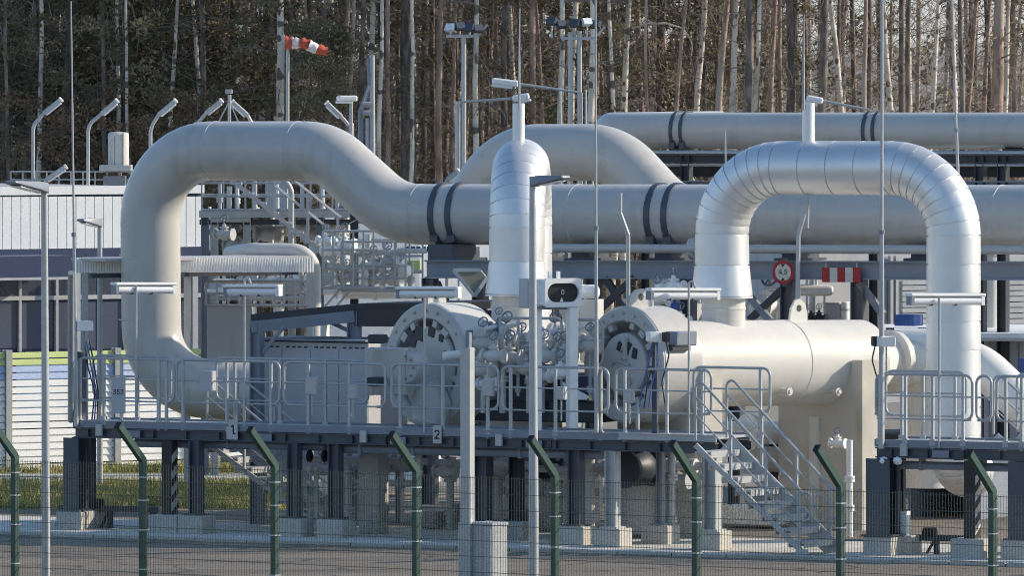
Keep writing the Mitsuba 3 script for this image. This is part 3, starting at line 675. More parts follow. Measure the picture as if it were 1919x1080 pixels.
for i in range(len(fp) - 1):
    a, b = [np.array([p[0], p[1], 0]) - FN * .062 for p in fp[i:i + 2]]
    L = np.linalg.norm(b - a); d = (b - a) / L; m = MB()
    for j in range(9):
        z = .06 + j * .2325
        for o in (-.007, .007): m.bar(a + d * .05 + FN * o + EZ * z, b - d * .05 + FN * o + EZ * z, .007, .007)
    for j in range(int(L / .05) - 1):
        p = a + d * (.05 + j * .05); m.bar(p + EZ * .04, p + EZ * 1.95, .0052, .0052, d)
    part(fk, 'mesh_panel', m, 'fence_wire', kind='stuff')

# ================================================================ LAMP POSTS
def lamp_head(k, tip, root, w=.32, up=.0):
    """flat tapering head"""
    tip, root = np.asarray(tip, float), np.asarray(root, float); d = nrm(tip - root); s = nrm(np.cross(d, EZ)); n = np.cross(s, d)
    L = np.linalg.norm(tip - root); V = []
    for t, ww, hh in ((0, .5, .6), (.04, .7, 1.), (.35, 1., .85), (.7, 1, .5), (.97, .8, .28), (1, .6, .2)):
        c = root + d * L * t
        for a, b in ((-1, 0), (-.8, 1), (.8, 1), (1, 0), (.9, -.25), (-.9, -.25)): V.append(c + s * a * w / 2 * ww + n * b * .13 * hh)
    me = trimesh.convex.convex_hull(np.array(V)); h = part(k, 'lamp_head', me, 'steel_mid', 40)
    m = MB(); c = root + d * L * .55 - n * .036; m.box(c, (L * .6, w * .6, .012), np.array([d, s, n])); part(h, 'lens', m, 'lamp_glass')
def street_lamp(label, px, ptop, Y, tip, r0, r1, pb=None):
    k = thing('street_lamp', label, 'street lamp', 'flat headed street lamps')
    t = at(px, ptop, Y); b = np.array([t[0] + (0 if pb is None else pb), t[1], 0]); m = MB()
    m.tube([b, b + (t - b) * .2, b + (t - b) * .2 + EZ * .02, t], [r0, r0 * .97, r0 * .97, r1], 16); part(k, 'pole', m, 'galvanised', 40)
    m = MB(); m.lathe(b + EZ * .004, EZ, [(0, r0 * 2), (.02, r0 * 2), (.02, r0)], 16); part(k, 'base_plate', m, 'galvanised', 30)
    lamp_head(k, at(*tip[:2], tip[2]), t + EZ * .02, .3 if abs(tip[0] - px) > 40 else .24)
street_lamp('tall grey street lamp at the left edge, its flat head pointing left', 83, 362, 132.6, (20, 343, 131.2), .068, .05, .03)
street_lamp('tall grey street lamp in the middle, its flat head pointing right', 998, 350, 130.6, (1062, 333, 130.2), .078, .05, .02)
street_lamp('smaller grey street lamp standing behind the left platform', 187, 426, 160.5, (150, 414, 160), .06, .045)
# thick post with a box and the grey cabinet beside it
k = thing('steel_post', 'thick grey square post standing beside the grey cabinet in front of the platform', 'post')
Yp = 131.0; q = at(876, 800, Yp); q = np.array([q[0], q[1], 0])
zt = at(876, 652, Yp)[2]
m = MB(); m.cbox(q + EZ * zt / 2, (.17, .17, zt), FP, .012); part(k, 'shaft', m, 'galvanised')
m = MB(); m.cbox(q + EZ * (zt + .1) + EU * .02, (.07, .1, .26), FP, .01); part(k, 'top_bracket', m, 'steel_mid')
m = MB(); m.cbox(q + EZ * .5, (.215, .22, .99), FP, .012); part(k, 'sleeve', m, 'galvanised')
k = thing('cabinet', 'pale grey electrical cabinet beside the thick square post', 'cabinet')
q = at(919, 1000, 130.9); zt = at(919, 981, 130.9)[2]
m = MB(); m.cbox([q[0], q[1], zt / 2], (.33, .42, zt - .06), FT, .012); bd = part(k, 'body', m, 'grey_panel')
m = MB(); m.cbox([q[0], q[1], zt - .012], (.36, .45, .05), FT, .01); part(k, 'lid', m, 'galvanised')
c = np.array([q[0], q[1], 0]) - AX * .168
for s in (-1, 1):
    m = MB(); m.box(c + BX * s * .1 + EZ * (zt / 2), (.012, .19, zt - .16), FT); part(k, 'door', m, 'grey_panel')
m = MB(); c2 = np.array([q[0], q[1], 0]) + BX * .212
for s in (-1, 1):
    m = MB(); m.box(c2 + AX * s * .075 + EZ * (zt / 2), (.14, .012, zt - .14), FT); part(k, 'side_panel', m, 'galvanised')

def yf(px): return pv(px, 500, 0)[1]
# ================================================================ THIN MASTS
def mast(label, x0, y0, x1, y1, Y, r0, r1, base=None):
    k = thing('lightning_mast', label, 'lightning mast', 'thin lightning masts')
    b, t = at(x1, y1, Y), at(x0, y0, Y)
    c = b + (t - b) * .45
    m = MB(); m.tube([b, c], [r0, (r0 + r1) / 2], 10); part(k, 'lower_rod', m, 'galvanised', 40)
    m = MB(); m.tube([c, t], [(r0 + r1) / 2 * .8, r1], 10); part(k, 'upper_rod', m, 'galvanised', 40)
    m = MB(); m.lathe(c - EZ * .03, EZ, [(0, .0), (0, r0 * 1.05), (.07, r0 * 1.05), (.07, 0)], 10); part(k, 'coupling', m, 'steel_mid', 30)
    return k
mast('tall thin lightning mast at the left end of the long platform', 133, 2, 143, 800, yf(143) - .1, .042, .012)
mast('tall thin lightning mast passing in front of the right trap door', 1116, -40, 1118, 812, yf(1118) - .1, .04, .014)
mast('tall thin lightning mast at the left end of the right platform', 1653, -60, 1652, 842, yf(1652) - .1, .05, .022)
mast('tall thin lightning mast behind the right silver arch', 1783, -30, 1800, 470, 152.2, .035, .02)
mast('short lightning mast just left of the top of the right silver arch', 1359, 245, 1361, 420, 152.5, .022, .015)

# ================================================================ TUBE LAMPS ON HOOKED POLES
def tube_lamp(label, x0, x1, yc, Y, pxp, pyb, hook=True, mat='white_paint', dy=0, dark=False, tubes=1):
    k = thing('tube_lamp', label, 'lamp', 'tube lamps over the platforms')
    a, b = at(x0, yc, Y), at(x1, yc + dy, Y + (-.4 if dark else .75)); d = nrm(b - a); sd = nrm(np.cross(d, EZ)); L = np.linalg.norm(b - a)
    fr = np.array([d, sd, np.cross(sd, d)])
    c = (a + b) / 2
    m = MB(); m.cbox(c + EZ * .075, (L, .2, .05), fr, .012); part(k, 'housing', m, 'white_paint')
    m = MB(); m.tube([a + d * .06 - EZ * .02, b - d * .06 - EZ * .02], .072, 18); part(k, 'diffuser', m, 'lamp_glass', 40)
    for t in (.03, .97):
        m = MB(); m.box(a + d * L * t - EZ * .02, (.06, .16, .15), fr); part(k, 'end_cap', m, 'steel_mid' if t < .5 else 'white_paint')
    for t in (.3, .62):
        m = MB(); m.box(a + d * L * t - EZ * .055, (.025, .1, .1), fr); part(k, 'clip', m, 'steel_dark')
    bt = at(pxp, pyb, Y + .16)
    if hook: pts = [bt, at(pxp, yc - 22, Y + .16), at(pxp + 7, yc - 25, Y + .1), at(pxp + 12, yc - 12, Y + .02)]
    else: pts = [bt, at(pxp, yc - 4, Y + .16)]
    m = MB(); m.tube(pts, .02, 10, .05, 5) if hook else m.tube(pts, .02, 10); part(k, 'pole', m, 'galvanised', 50)
tube_lamp('tube lamp on a thin pole in front of the vertical run of the big loop', 212, 326, 541, yf(255) - .2, 255, 790, hook=False)
tube_lamp('shaded tube lamp on a thin pole left of the open shelter', 422, 526, 545, yf(458) - .2, 458, 800, dark=True)
tube_lamp('shaded tube lamp on a thin pole above the left trap door', 744, 862, 549, yf(795) - .2, 795, 812, hook=False, dark=True)
tube_lamp('sunlit tube lamp on a thin pole above the right trap door', 1214, 1346, 552, yf(1291) - .2, 1291, 815)
tube_lamp('tube lamp on a thin pole in front of the right silver leg', 1702, 1842, 562, yf(1760) - .2, 1760, 840, hook=False)

# ---- gas detector box with round window and its post
k = thing('floodlight', 'white box with a dark oval window on a post between the traps', 'floodlight')
Yq = yf(1046) + 1.4; FQ = rotf(26)
c = at(1046, 549, Yq)
w, h = 76 / F * Yq, 54 / F * Yq
from shapely.geometry import box as sbox
outer = sbox(-w / 2, -h / 2, w / 2, h / 2).buffer(-.05).buffer(.05)
hole = sbox(-w * .2, -.001, w * .2, .001).buffer(h * .33)
fr_m = trimesh.creation.extrude_polygon(outer.difference(hole), .07, engine='earcut')
def place(me, c, fr): me = me.copy(); v = me.vertices; me.vertices = c + v[:, :1] * fr[0] + v[:, 1:2] * EZ + v[:, 2:3] * fr[1]; me.invert(); return me
fk_ = part(k, 'front_frame', place(fr_m, c - FQ[1] * .2, FQ), 'white_paint', 30)
m = MB(); m.cbox(c + FQ[1] * .02, (w * .98, .3, h * .96), FQ, .03); part(k, 'housing', m, 'white_paint')
win = trimesh.creation.extrude_polygon(hole.buffer(-.004), .01, engine='earcut'); part(k, 'window', place(win, c - FQ[1] * .145, FQ), 'black_paint')
zero = meshkit.text_mesh('0', .085, .006); zero.apply_translation([-.03, -.03, 0]); part(fk_, 'digit', place(zero, c - FQ[1] * .158, FQ), 'white_paint')
m = MB(); m.prism([c - FQ[1] * .15 + FQ[0] * a + EZ * b for a, b in ((-.045, -.15), (.02, -.15), (-.01, -.08))], -FQ[1], .01); part(fk_, 'pointer', m, 'white_paint')
m = MB(); m.cbox(at(990, 550, Yq + .15), (.2, .35, .5), FQ, .02); part(k, 'side_box', m, 'grey_panel')
for x in (1030, 1046):
    m = MB(); m.box(at(x, 516, Yq), (.05, .06, .12), FQ); part(k, 'cable_gland', m, 'white_paint')
for x0 in (1004, 1072):
    m = MB(); q = at(x0, 600, Yq); m.cbox(np.array([q[0], q[1], (c[2] - h / 2 + DZ - .3) / 2]), (.16, .16, c[2] - h / 2 - DZ + .3), FQ, .01); part(k, 'post', m, 'white_paint')
m = MB(); m.box(at(1040, 578, Yq), (.6, .2, .05), FQ); part(k, 'shelf', m, 'steel_mid')

# ---- signs
def plate(label, px, py, w, h, v, txt, hgt, mat='grey_panel', name='sign', dy=0.0):
    k = thing(name, label, 'sign'); c = pv(px, py, v) - EV * .05; s = 145 / F
    m = MB(); m.cbox(c, (w * s / .88, .012, h * s), FP, .004); part(k, 'plate', m, mat)
    if txt:
        for i, ln in enumerate(txt.split('|')):
            t = meshkit.text_mesh(ln, hgt, .004, bold=True); b = t.bounds; t.apply_translation([-(b[0][0] + b[1][0]) / 2, -(b[0][1] + b[1][1]) / 2 + dy - i * hgt * 1.3, 0])
            vv = t.vertices; t.vertices = c - EV * .0065 + vv[:, :1] * EU + vv[:, 1:2] * EZ - vv[:, 2:3] * EV; t.invert(); t.invert()
            part(k, 'lettering', t, 'black_paint')
    return k, c
plate('grey sign plate with dark figures hanging on the leftmost handrail panel', 225, 742, 27, 68, -.02, '353', .082, dy=.06)
plate('small grey plate with the figure 1 on the edge of the long platform', 440, 806, 17, 38, -.02, '1', .15, mat='galvanised')
plate('plate with the figure 2 before the left trap on the edge of the long platform', 822, 815, 16, 34, -.02, '2', .15, mat='galvanised')
k, c = plate('blank grey box on the handrail in front of the bottom bend of the big loop', 388, 715, 22, 38, -.02, None, 0, name='junction_box')
m = MB(); m.cbox(c + EV * .09, (.24, .14, .34), FP, .01); part(k, 'body', m, 'grey_panel')
# height limit sign
k = thing('height_sign', 'round red edged height limit sign on the pipe rack column', 'sign')
c = pv(1468, 511, VK - .32)
m = MB(); m.lathe(c, -EV, [(0, .001), (0, .215), (.012, .215), (.012, .001)], 40); part(k, 'red_disc', m, 'red_paint', 30)
m = MB(); m.lathe(c - EV * .012, -EV, [(0, .155), (.004, .155), (.004, .001)], 40); part(k, 'white_disc', m, 'hazard_white', 30)
for s in (-1, 1):
    m = MB(); m.prism([c - EV * .017 + EU * a + EZ * b * s for a, b in ((-.045, .15), (.045, .15), (0, .09))], -EV, .004); part(k, 'triangle', m, 'black_paint')
t = meshkit.text_mesh('4,5', .085, .004, bold=True); b = t.bounds; t.apply_translation([-(b[0][0] + b[1][0]) / 2, -(b[0][1] + b[1][1]) / 2, 0]); vv = t.vertices
t.vertices = c - EV * .0165 + vv[:, :1] * EU + vv[:, 1:2] * EZ - vv[:, 2:3] * EV; part(k, 'lettering', t, 'black_paint')
m = MB(); m.box(c + EV * .05 - EZ * .0, (.06, .1, .5)); part(k, 'bracket', m, 'steel_blue')
k = thing('warning_board', 'red and white striped warning board hanging on the pipe rack beam', 'sign')
for i in range(5):
    a, b = pv(1541 + i * 14.4, 516, VK - .16), pv(1541 + (i + 1) * 14.4 - .3, 516, VK - .16); c = (a + b) / 2
    m = MB(); m.box(c, (np.linalg.norm(b - a), .02, .26)); part(k, 'red_stripe' if i % 2 == 0 else 'white_stripe', m, 'red_paint' if i % 2 == 0 else 'hazard_white')
for x in (1548, 1606):
    m = MB(); m.box(pv(x, 500, VK - .14), (.02, .02, .12)); part(k, 'hanger', m, 'galvanised')

# ---- offset vent tubes
def bent(label, pts, Y, r=.035, mat='galvanised', name='vent_tube'):
    k = thing(name, label, 'vent pipe'); m = MB(); m.tube([at(x, y, Y) for x, y in pts], r, 12, .08, 4); part(k, 'tube', m, mat, 40); return k
bent('thin offset vent tube left of the right trap door', [(1162, 362), (1162, 400), (1177, 440), (1177, 760)], 145.9, .036)
bent('thin offset vent tube seen through the right silver arch', [(1509, 395), (1496, 442), (1494, 640)], 150.5, .04)
k = bent('short pale rod hanging above the offset vent tube inside the right silver arch', [(1514, 366), (1513, 428)], YL1 - .9, .028, 'galvanised', 'rod')

# ---- camera boxes on the left and right mast posts
def sensor(label, px, py, Y, s=1):
    k = thing('sensor_box', label, 'sensor box'); c = at(px, py, Y)
    m = MB(); m.cbox(c, (.27, .2, .17), rotf(20), .015); part(k, 'body', m, 'white_paint')
    m = MB(); m.cbox(c - EU * .2 * s, (.1, .14, .16), rotf(20), .01); part(k, 'bracket', m, 'black_paint')
    m = MB(); m.tube([c - EZ * .08, c - EZ * .55], .016, 8); part(k, 'conduit', m, 'steel_mid', 40)
    m = MB(); m.tube([c - EU * .2 * s - EZ * .06, c - EU * .26 * s - EZ * .3, c - EU * .12 * s - EZ * .75, c - EU * .2 * s - EZ * 1.2], .013, 8, .2, 5); part(k, 'cable', m, 'rubber', 40)
sensor('small white sensor box on the pole at the left end of the long platform', 158, 612, yf(158))
sensor('small white sensor box on the pole at the left end of the right platform', 1661, 641, yf(1661))
sensor('small white gauge box on a thin stand in front of the right trap door', 1228, 632, yf(1228) + .1, -1)
k = thing('sensor_pole', 'grey pole with cables left of the vertical run of the big loop', 'pole')
b = at(133, 790, yf(133)); m = MB(); m.tube([b, at(133, 512, 144.6)], .055, 14); part(k, 'pole', m, 'galvanised', 40)
m = MB(); m.hsec(at(150, 792, yf(150)+.2), at(150, 660, yf(150)+.2), .16, .16, .02, EU); part(k, 'cable_trunk', m, 'steel_blue')
for i in range(3):
    m = MB(); m.tube([at(158 + i * 5, 640, yf(160)+.3), at(165 + i * 6, 690, yf(160)+.3), at(178 + i * 3, 735, yf(160)+.3), at(172 + i * 5, 790, yf(160)+.3)], .014, 8, .25, 5); part(k, 'cable', m, 'blue_paint' if i == 1 else 'steel_dark', 40)
k = thing('gauge_stand', 'slotted steel stand with blue cables in front of the right trap door', 'stand')
m = MB(); m.bar(at(1228, 640, yf(1228)+.15), at(1228, 815, yf(1228)+.15), .09, .06, EV); part(k, 'upright', m, 'steel_blue')
for i in range(3):
    m = MB(); m.tube([at(1222 + 5 * i, 645, yf(1228)+.05), at(1216 + 9 * i, 680, yf(1228)+.05), at(1205 + 8 * i, 720, yf(1228)+.05), at(1198 + 9 * i, 765, yf(1228)+.05)], .012, 8, .3, 5); part(k, 'cable', m, 'blue_paint' if i % 2 == 0 else 'steel_dark', 40)
k = thing('equipment_cart', 'dark blue equipment skid on the floor between the traps', 'equipment skid')
c = at(960, 728, 145.6); m = MB(); m.cbox(c, (2.6, .7, .55), FP, .02); part(k, 'body', m, 'steel_blue')
m = MB(); m.cbox(at(1085, 722, 144.8), (.75, .5, .3), FP, .02); part(k, 'tank', m, 'navy')
m = MB(); m.prism([at(1053, 716, 144.0), at(1075, 742, 143.9), at(1105, 744, 143.9), at(1100, 750, 143.9), at(1068, 750, 143.9)], -EV, .02); part(k, 'chute', m, 'white_paint')
m = MB(); m.cbox(at(990, 770, 145.2), (3.0, .8, .35), FP, .02); part(k, 'frame', m, 'steel_dark')
k = thing('cable_tray', 'tilted olive cable tray with pale edges beside the silver riser', 'cable tray')
p = [at(851, 507, 147.1), at(900, 507, 147.2), at(912, 522, 147.2), at(890, 556, 147.1)]
m = MB(); m.prism(p, EV, .05); part(k, 'panel', m, 'olive_tray')
for a, b in ((0, 3), (3, 2), (0, 1)):
    m = MB(); m.bar(p[a] - EV * .02, p[b] - EV * .02, .05, .06); part(k, 'edge', m, 'galvanised')

# ================================================================ BUILDINGS AND PLANT BEHIND
BD = FB[0]; BN = np.array([BD[1], -BD[0], 0])     # run of the far walls, their outward side
def wallbox(k, name, A, x0, x1, y0, y1, th, mat, out=0.0, **kw):
    """a box on the wall line through A between two columns and two rows of the photograph"""
    a, b = onpl(x0, y1, A, BD), onpl(x1, y1, A, BD); z1 = (onpl(x0, y0, A, BD)[2]); z0 = a[2]
    L = np.linalg.norm(b[:2] - a[:2]); c = np.array([*((a + b) / 2)[:2], (z0 + z1) / 2]) - BN * (th / 2 - out)
    m = MB(); m.box(c, (L, th, z1 - z0), FB); return part(k, name, m, mat, **kw)
# ---- white hall at the left
A = at(0, 500, 182.0)
k = thing('hall', 'white panelled hall with a navy fascia and dark windows at the left edge', 'building')
xs = [-150 + i * 17.2 for i in range(32)]; xs = [x for x in xs if x < 372] + [380]
wallbox(k, 'wall', A, -150, 379, 360, 690, .3, 'navy', -.06)
for a, b in zip(xs[:-1], xs[1:]): wallbox(k, 'wall_panel', A, a + .5, b - .5, 369, 470, .05, 'white_panel')
wallbox(k, 'roof_flashing', A, -150, 381, 352, 368, .08, 'white_panel', .05)
wallbox(k, 'fascia', A, -150, 381, 470, 499, .2, 'navy', .12)
q0, q1 = onpl(-150, 352, A, BD), onpl(379, 352, A, BD); c = (q0 + q1) / 2 - BN * 4.2
m = MB(); m.box(c - EZ * .12, (np.linalg.norm(q1 - q0), 8, .16), FB); part(k, 'roof', m, 'grey_panel')
m = MB(); m.box(np.array([*q1[:2], q1[2] / 2 - .05]) - BN * 4.1 - BD * .1, (.2, 7.8, q1[2] - .2), FB); part(k, 'end_wall', m, 'white_panel')
for i, (x0, x1) in enumerate(((-60, 33), (39, 101), (109, 180), (186, 232), (238, 345), (354, 378))):
    for (y0, y1) in ((520, 559), (567, 655)):
        w = wallbox(k, 'window', A, x0, x1, y0, y1, .05, 'dark_interior' if y0 < 540 else 'spandrel', -.02)
        if y0 < 540: wallbox(w, 'pane', A, x0 + .6, x1 - .6, y0 + .6, y1 - .6, .006, 'pane_glass', .01)
for x in (36, 105, 235): wallbox(k, 'mullion', A, x - 2.2, x + 2.2, 520, 660, .1, 'grey_panel', .06)
wallbox(k, 'transom', A, -150, 379, 559, 567, .1, 'grey_panel', .05)
for x in (129, 349): wallbox(k, 'column', A, x - 5, x + 5, 505, 690, .14, 'galvanised', .4)
# navy canopy and corrugated canopy edge in front of it
k = thing('canopy', 'navy canopy over the windows of the white hall at the left edge', 'canopy')
A2 = A + BN * 1.5
wallbox(k, 'edge', A2, -150, 136, 484, 524, 1.4, 'navy', 0)
wallbox(k, 'soffit_strip', A2, -150, 134, 524, 529, 1.3, 'grey_panel', 0)
k = thing('corrugated_canopy', 'pale corrugated canopy edge between the navy canopy and the slim cream pipe', 'canopy')
A3 = at(142, 500, 159.5); BD_, BN_ = BD, BN; BD = nrm([1, .12, 0]); BN = np.array([BD[1], -BD[0], 0])
n = 90; a, b = onpl(142, 484, A3, BD), onpl(588, 484, A3, BD); hz = (512 - 484) / F * 160
v, f = [], []
for i in range(n + 1):
    for j, o in enumerate((.0, .5)):
        pass
pts = []
for i in range(n * 2 + 1):
    t = i / (n * 2); pts.append(a + (b - a) * t + BN * (.014 if i % 2 else 0))
m = MB(); V = []
for p in pts: V += [np.array([p[0], p[1], a[2]]), np.array([p[0], p[1], a[2] - hz])]
m.add(V, [[2 * i, 2 * i + 2, 2 * i + 3, 2 * i + 1] for i in range(len(pts) - 1)]); part(k, 'sheet', m, 'white_panel')
m = MB(); m.box((a + b) / 2 - BN * .7 - EZ * .02, (np.linalg.norm(b - a), 1.3, .05), FB); part(k, 'roof', m, 'grey_panel')
m = MB(); m.box((a + b) / 2 - BN * .12 - EZ * (hz + .03), (np.linalg.norm(b - a), .1, .08), FB); part(k, 'beam', m, 'steel_dark')
for x in (160, 352, 582):
    q = onpl(x, 500, A3, BD) - BN * .15; m = MB(); m.box([q[0], q[1], q[2] / 2], (.12, .12, q[2]), FW); part(k, 'post', m, 'galvanised')

BD, BN = BD_, BN_
# ---- slatted barrier
A = at(0, 870, 167.0)
k = thing('slatted_barrier', 'low barrier of white slats with lime green and pale blue slats on top', 'barrier')
posts = [-200, 14, 218, 407, 610]; rows = 17; zt = at(0, 661, 167)[2]; hs = zt / rows
for x0, x1 in zip(posts[:-1], posts[1:]):
    a, b = onpl(x0 + 5, 870, A, BD), onpl(x1 - 5, 870, A, BD); L = np.linalg.norm(b[:2] - a[:2]); c0 = (a + b) / 2
    for r in range(rows):
        zc = zt - hs * (r + .5); mat = 'lime' if r < 2 else 'pale_blue' if r < 4 else 'white_panel'
        p = np.array([c0[0], c0[1], zc]); up = nrm(EZ - BN * .22); sd = np.cross(up, BD)
        m = MB(); m.box(p, (L, .02, hs * .82), np.array([BD, -nrm(np.cross(BD, up)), up])); part(k, 'slat', m, mat)
for x in posts:
    q = onpl(x, 870, A, BD); zz = zt + (.1 if x == 407 else .04); m = MB(); m.hsec([q[0], q[1], 0], [q[0], q[1], zz], .13, .16, .02, BN); part(k, 'post', m, 'galvanised')

# ---- grey cabinet and open shelter behind the railings
k = thing('control_cabinet', 'wide grey steel cabinet under the open shelter', 'cabinet')
a, b = pv(477, 640, 3.4), pv(690, 640, 3.4); zt = a[2]; L = np.linalg.norm(b[:2] - a[:2]); c = (a + b) / 2
m = MB(); m.cbox(np.array([*c[:2], (zt + 1.0) / 2]) + EV * .7, (L, 1.4, zt - 1.0), FP, .01); bd = part(k, 'body', m, 'grey_panel')
for sx in (-1, 0, 1):
    for vy in (.1, 1.3):
        m = MB(); q = c + EU * sx * (L / 2 - .1) + EV * vy; m.hsec([q[0], q[1], .0], [q[0], q[1], 1.0], .12, .12, .015, EU); part(k, 'leg', m, 'galvanised')
for i in range(4):
    p = a + (b - a) * (i + .5) / 4; m = MB(); m.box(np.array([*p[:2], (zt + 1.0) / 2 - .04]) - EV * .012, (L / 4 - .025, .02, zt - 1.0 - .2), FP); d = part(k, 'door', m, 'grey_panel')
    for j in range(4):
        m = MB(); m.box(np.array([*p[:2], zt - .09]) - EV * .008 + EU * (j - 1.5) * .12, (.07, .012, .03), FP); part(k, 'vent', m, 'steel_dark')
m = MB(); m.box(c - EV * -.6 + EZ * .02, (L + .06, 1.5, .03), FP); part(k, 'lid', m, 'steel_mid')
k = thing('shelter', 'open steel shelter with a dark flat roof behind the left trap', 'shelter')
p0, p1, p2 = pv(470, 590, 2.9), pv(664, 570, 3.9), pv(918, 566, 6.0)
def slab(a, b, d, th, mat, name):
    m = MB(); poly = [a, b, b + d, a + d]; m.prism(poly, -EZ, th); return part(k, name, m, mat)
slab(p0, p1, EV * 2.4 + EU * .4, .12, 'steel_dark', 'roof')
slab(p1 + EU * .01, p2, EV * 1.8, .12, 'steel_dark', 'roof')
m = MB(); m.bar(p0 - EZ * .22, p1 - EZ * .22, .12, .2); part(k, 'beam', m, 'steel_mid')
m = MB(); m.bar(p1 - EZ * .24, p2 - EZ * .3, .3, .3); part(k, 'beam', m, 'steel_dark')
for x, p in ((488, p0 + (p1 - p0) * .06), (664, p1), (905, p2 - EU * .1)):
    m = MB(); m.hsec([p[0], p[1], .0], p - EZ * .12, .18, .2, .02, EU); part(k, 'post', m, 'steel_mid')
a = p0 + (p1 - p0) * .06 - EZ * .25; m = MB(); m.bar(a - EZ * .55, a + EU * .55 + EZ * .05, .05, .06); part(k, 'brace', m, 'steel_mid')
m = MB(); m.bar(p1 - EZ * .3 - EU * .55, p1 - EU * .05 - EZ * .5, .05, .06); part(k, 'brace', m, 'steel_mid')
k = thing('white_post', 'short white post standing behind the grey cabinet', 'post')
q = pv(609, 600, 5.2); m = MB(); m.box([q[0], q[1], q[2] / 2], (.12, .12, q[2]), FP); part(k, 'shaft', m, 'white_paint')

# ---- helpers for pipework
ORD = ('leftmost', 'second', 'third', 'fourth', 'fifth', 'sixth', 'seventh', 'eighth', 'ninth', 'tenth', 'eleventh', 'twelfth')
def nth(vals, i):
    """place of item i when the items are counted from the left"""
    r = sorted(range(len(vals)), key=lambda j: (vals[j][0], vals[j][1])).index(i)
    return ORD[r] + ('' if r == 0 else ' from the left')

def small_rail(label, p0, p1, hgt, n, mat='galvanised', rows=2, cat='handrail', r=.022, name='steel_railing', toe=True):
    k = thing(name, label, cat, 'railings of the plant behind')
    for i in range(rows + 1):
        if i == 0 and not toe: continue
        h = hgt * i / rows
        m = MB(); m.tube([p0 + EZ * h, p1 + EZ * h], r if i else r * 1.4, 8); part(k, 'rail' if i else 'toe_rail', m, mat, 50)
    for i in range(n + 1):
        q = p0 + (p1 - p0) * i / n; m = MB(); m.bar(q, q + EZ * hgt, r * 1.7, r * 1.7, nrm(p1 - p0)); part(k, 'post', m, mat)
    return k
vcount = [0]
def valve(px, py, Y, s, label, mat='cream_paint', axis=None, wheel=True, stem=.5):
    """a flanged valve body with bonnet, stem and hand wheel"""
    k = thing('valve', label, 'valve', 'valves of the plant')
    ax = EU if axis is None else nrm(axis); c = at(px, py, Y)
    m = MB(); m.lathe(c, ax, [(-.5 * s, .0), (-.5 * s, .3 * s), (-.42 * s, .3 * s), (-.42 * s, .17 * s), (-.25 * s, .2 * s), (-.1 * s, .28 * s), (.1 * s, .28 * s), (.25 * s, .2 * s), (.42 * s, .17 * s), (.42 * s, .3 * s), (.5 * s, .3 * s), (.5 * s, 0)], 20)
    m.lathe(c, EZ, [(0, .16 * s), (.3 * s, .14 * s), (.3 * s, .22 * s), (.37 * s, .22 * s), (.37 * s, .1 * s), (.5 * s, .08 * s), (.5 * s, 0)], 18); part(k, 'body', m, mat, 30)
    m = MB(); m.tube([c + EZ * .45 * s, c + EZ * (.5 + stem) * s], .035 * s, 8); part(k, 'stem', m, 'galvanised', 40)
    if wheel:
        w = c + EZ * (.42 + stem) * s; m = MB(); ph = np.linspace(0, 2 * np.pi, 17)
        tilt = nrm(EZ * .5 - EV); e1 = EU; e2 = np.cross(tilt, e1)
        m.tube([w + (e1 * math.cos(a) + e2 * math.sin(a)) * .19 * s for a in ph], .03 * s, 6, caps=False)
        for a in (0, 2.09, 4.19): m.tube([w, w + (e1 * math.cos(a) + e2 * math.sin(a)) * .19 * s], .02 * s, 5)
        part(k, 'hand_wheel', m, 'steel_mid' if mat != 'steel_dark' else 'galvanised', 40)
    return k
def pipe(label, pts, r, mat='cream_paint', fil=.2, fl=()):
    k = thing('small_pipe', label, 'pipe', 'small pipes of the plant'); pts = [np.asarray(p, float) for p in pts]
    m = MB(); m.tube(pts, r, 18, fil, 6) if len(pts) > 2 else m.tube(pts, r, 18); part(k, 'pipe', m, mat, 40)
    for i, t in fl:
        c = pts[i] + (pts[i + 1] - pts[i]) * t; d = nrm(pts[i + 1] - pts[i]); m = MB(); m.lathe(c - d * .05, d, [(0, r), (0, r * 1.65), (.045, r * 1.65), (.045, r * 1.2), (.055, r * 1.2), (.055, r * 1.65), (.1, r * 1.65), (.1, r)], 20); part(k, 'flange', m, mat, 30)
    return k
def blockb(name, label, cat, px0, px1, py0, py1, Y, dep, mat, fr=FP, ground=False, lid=None, group=None, doors=0):
    k = thing(name, label, cat, group); a, b = at(px0, py1, Y), at(px1, py0, Y); w = (b[0] - a[0]) / max(abs(fr[0][0]), .5); z0, z1 = (0.0 if ground else a[2]), b[2]
    c = np.array([(a[0] + b[0]) / 2, Y, (z0 + z1) / 2]) + fr[1] * dep / 2
    m = MB(); m.cbox(c, (w, dep, z1 - z0), fr, .012); part(k, 'body', m, mat)
    if lid: m = MB(); m.box(c + EZ * ((z1 - z0) / 2 + .015), (w + .05, dep + .05, .03), fr); part(k, 'lid', m, lid)
    for i in range(doors):
        m = MB(); m.box(c - fr[1] * (dep / 2 + .006) + fr[0] * w * ((i + .5) / doors - .5), (w / doors - .03, .012, z1 - z0 - .08), fr); part(k, 'door', m, mat)
    return k
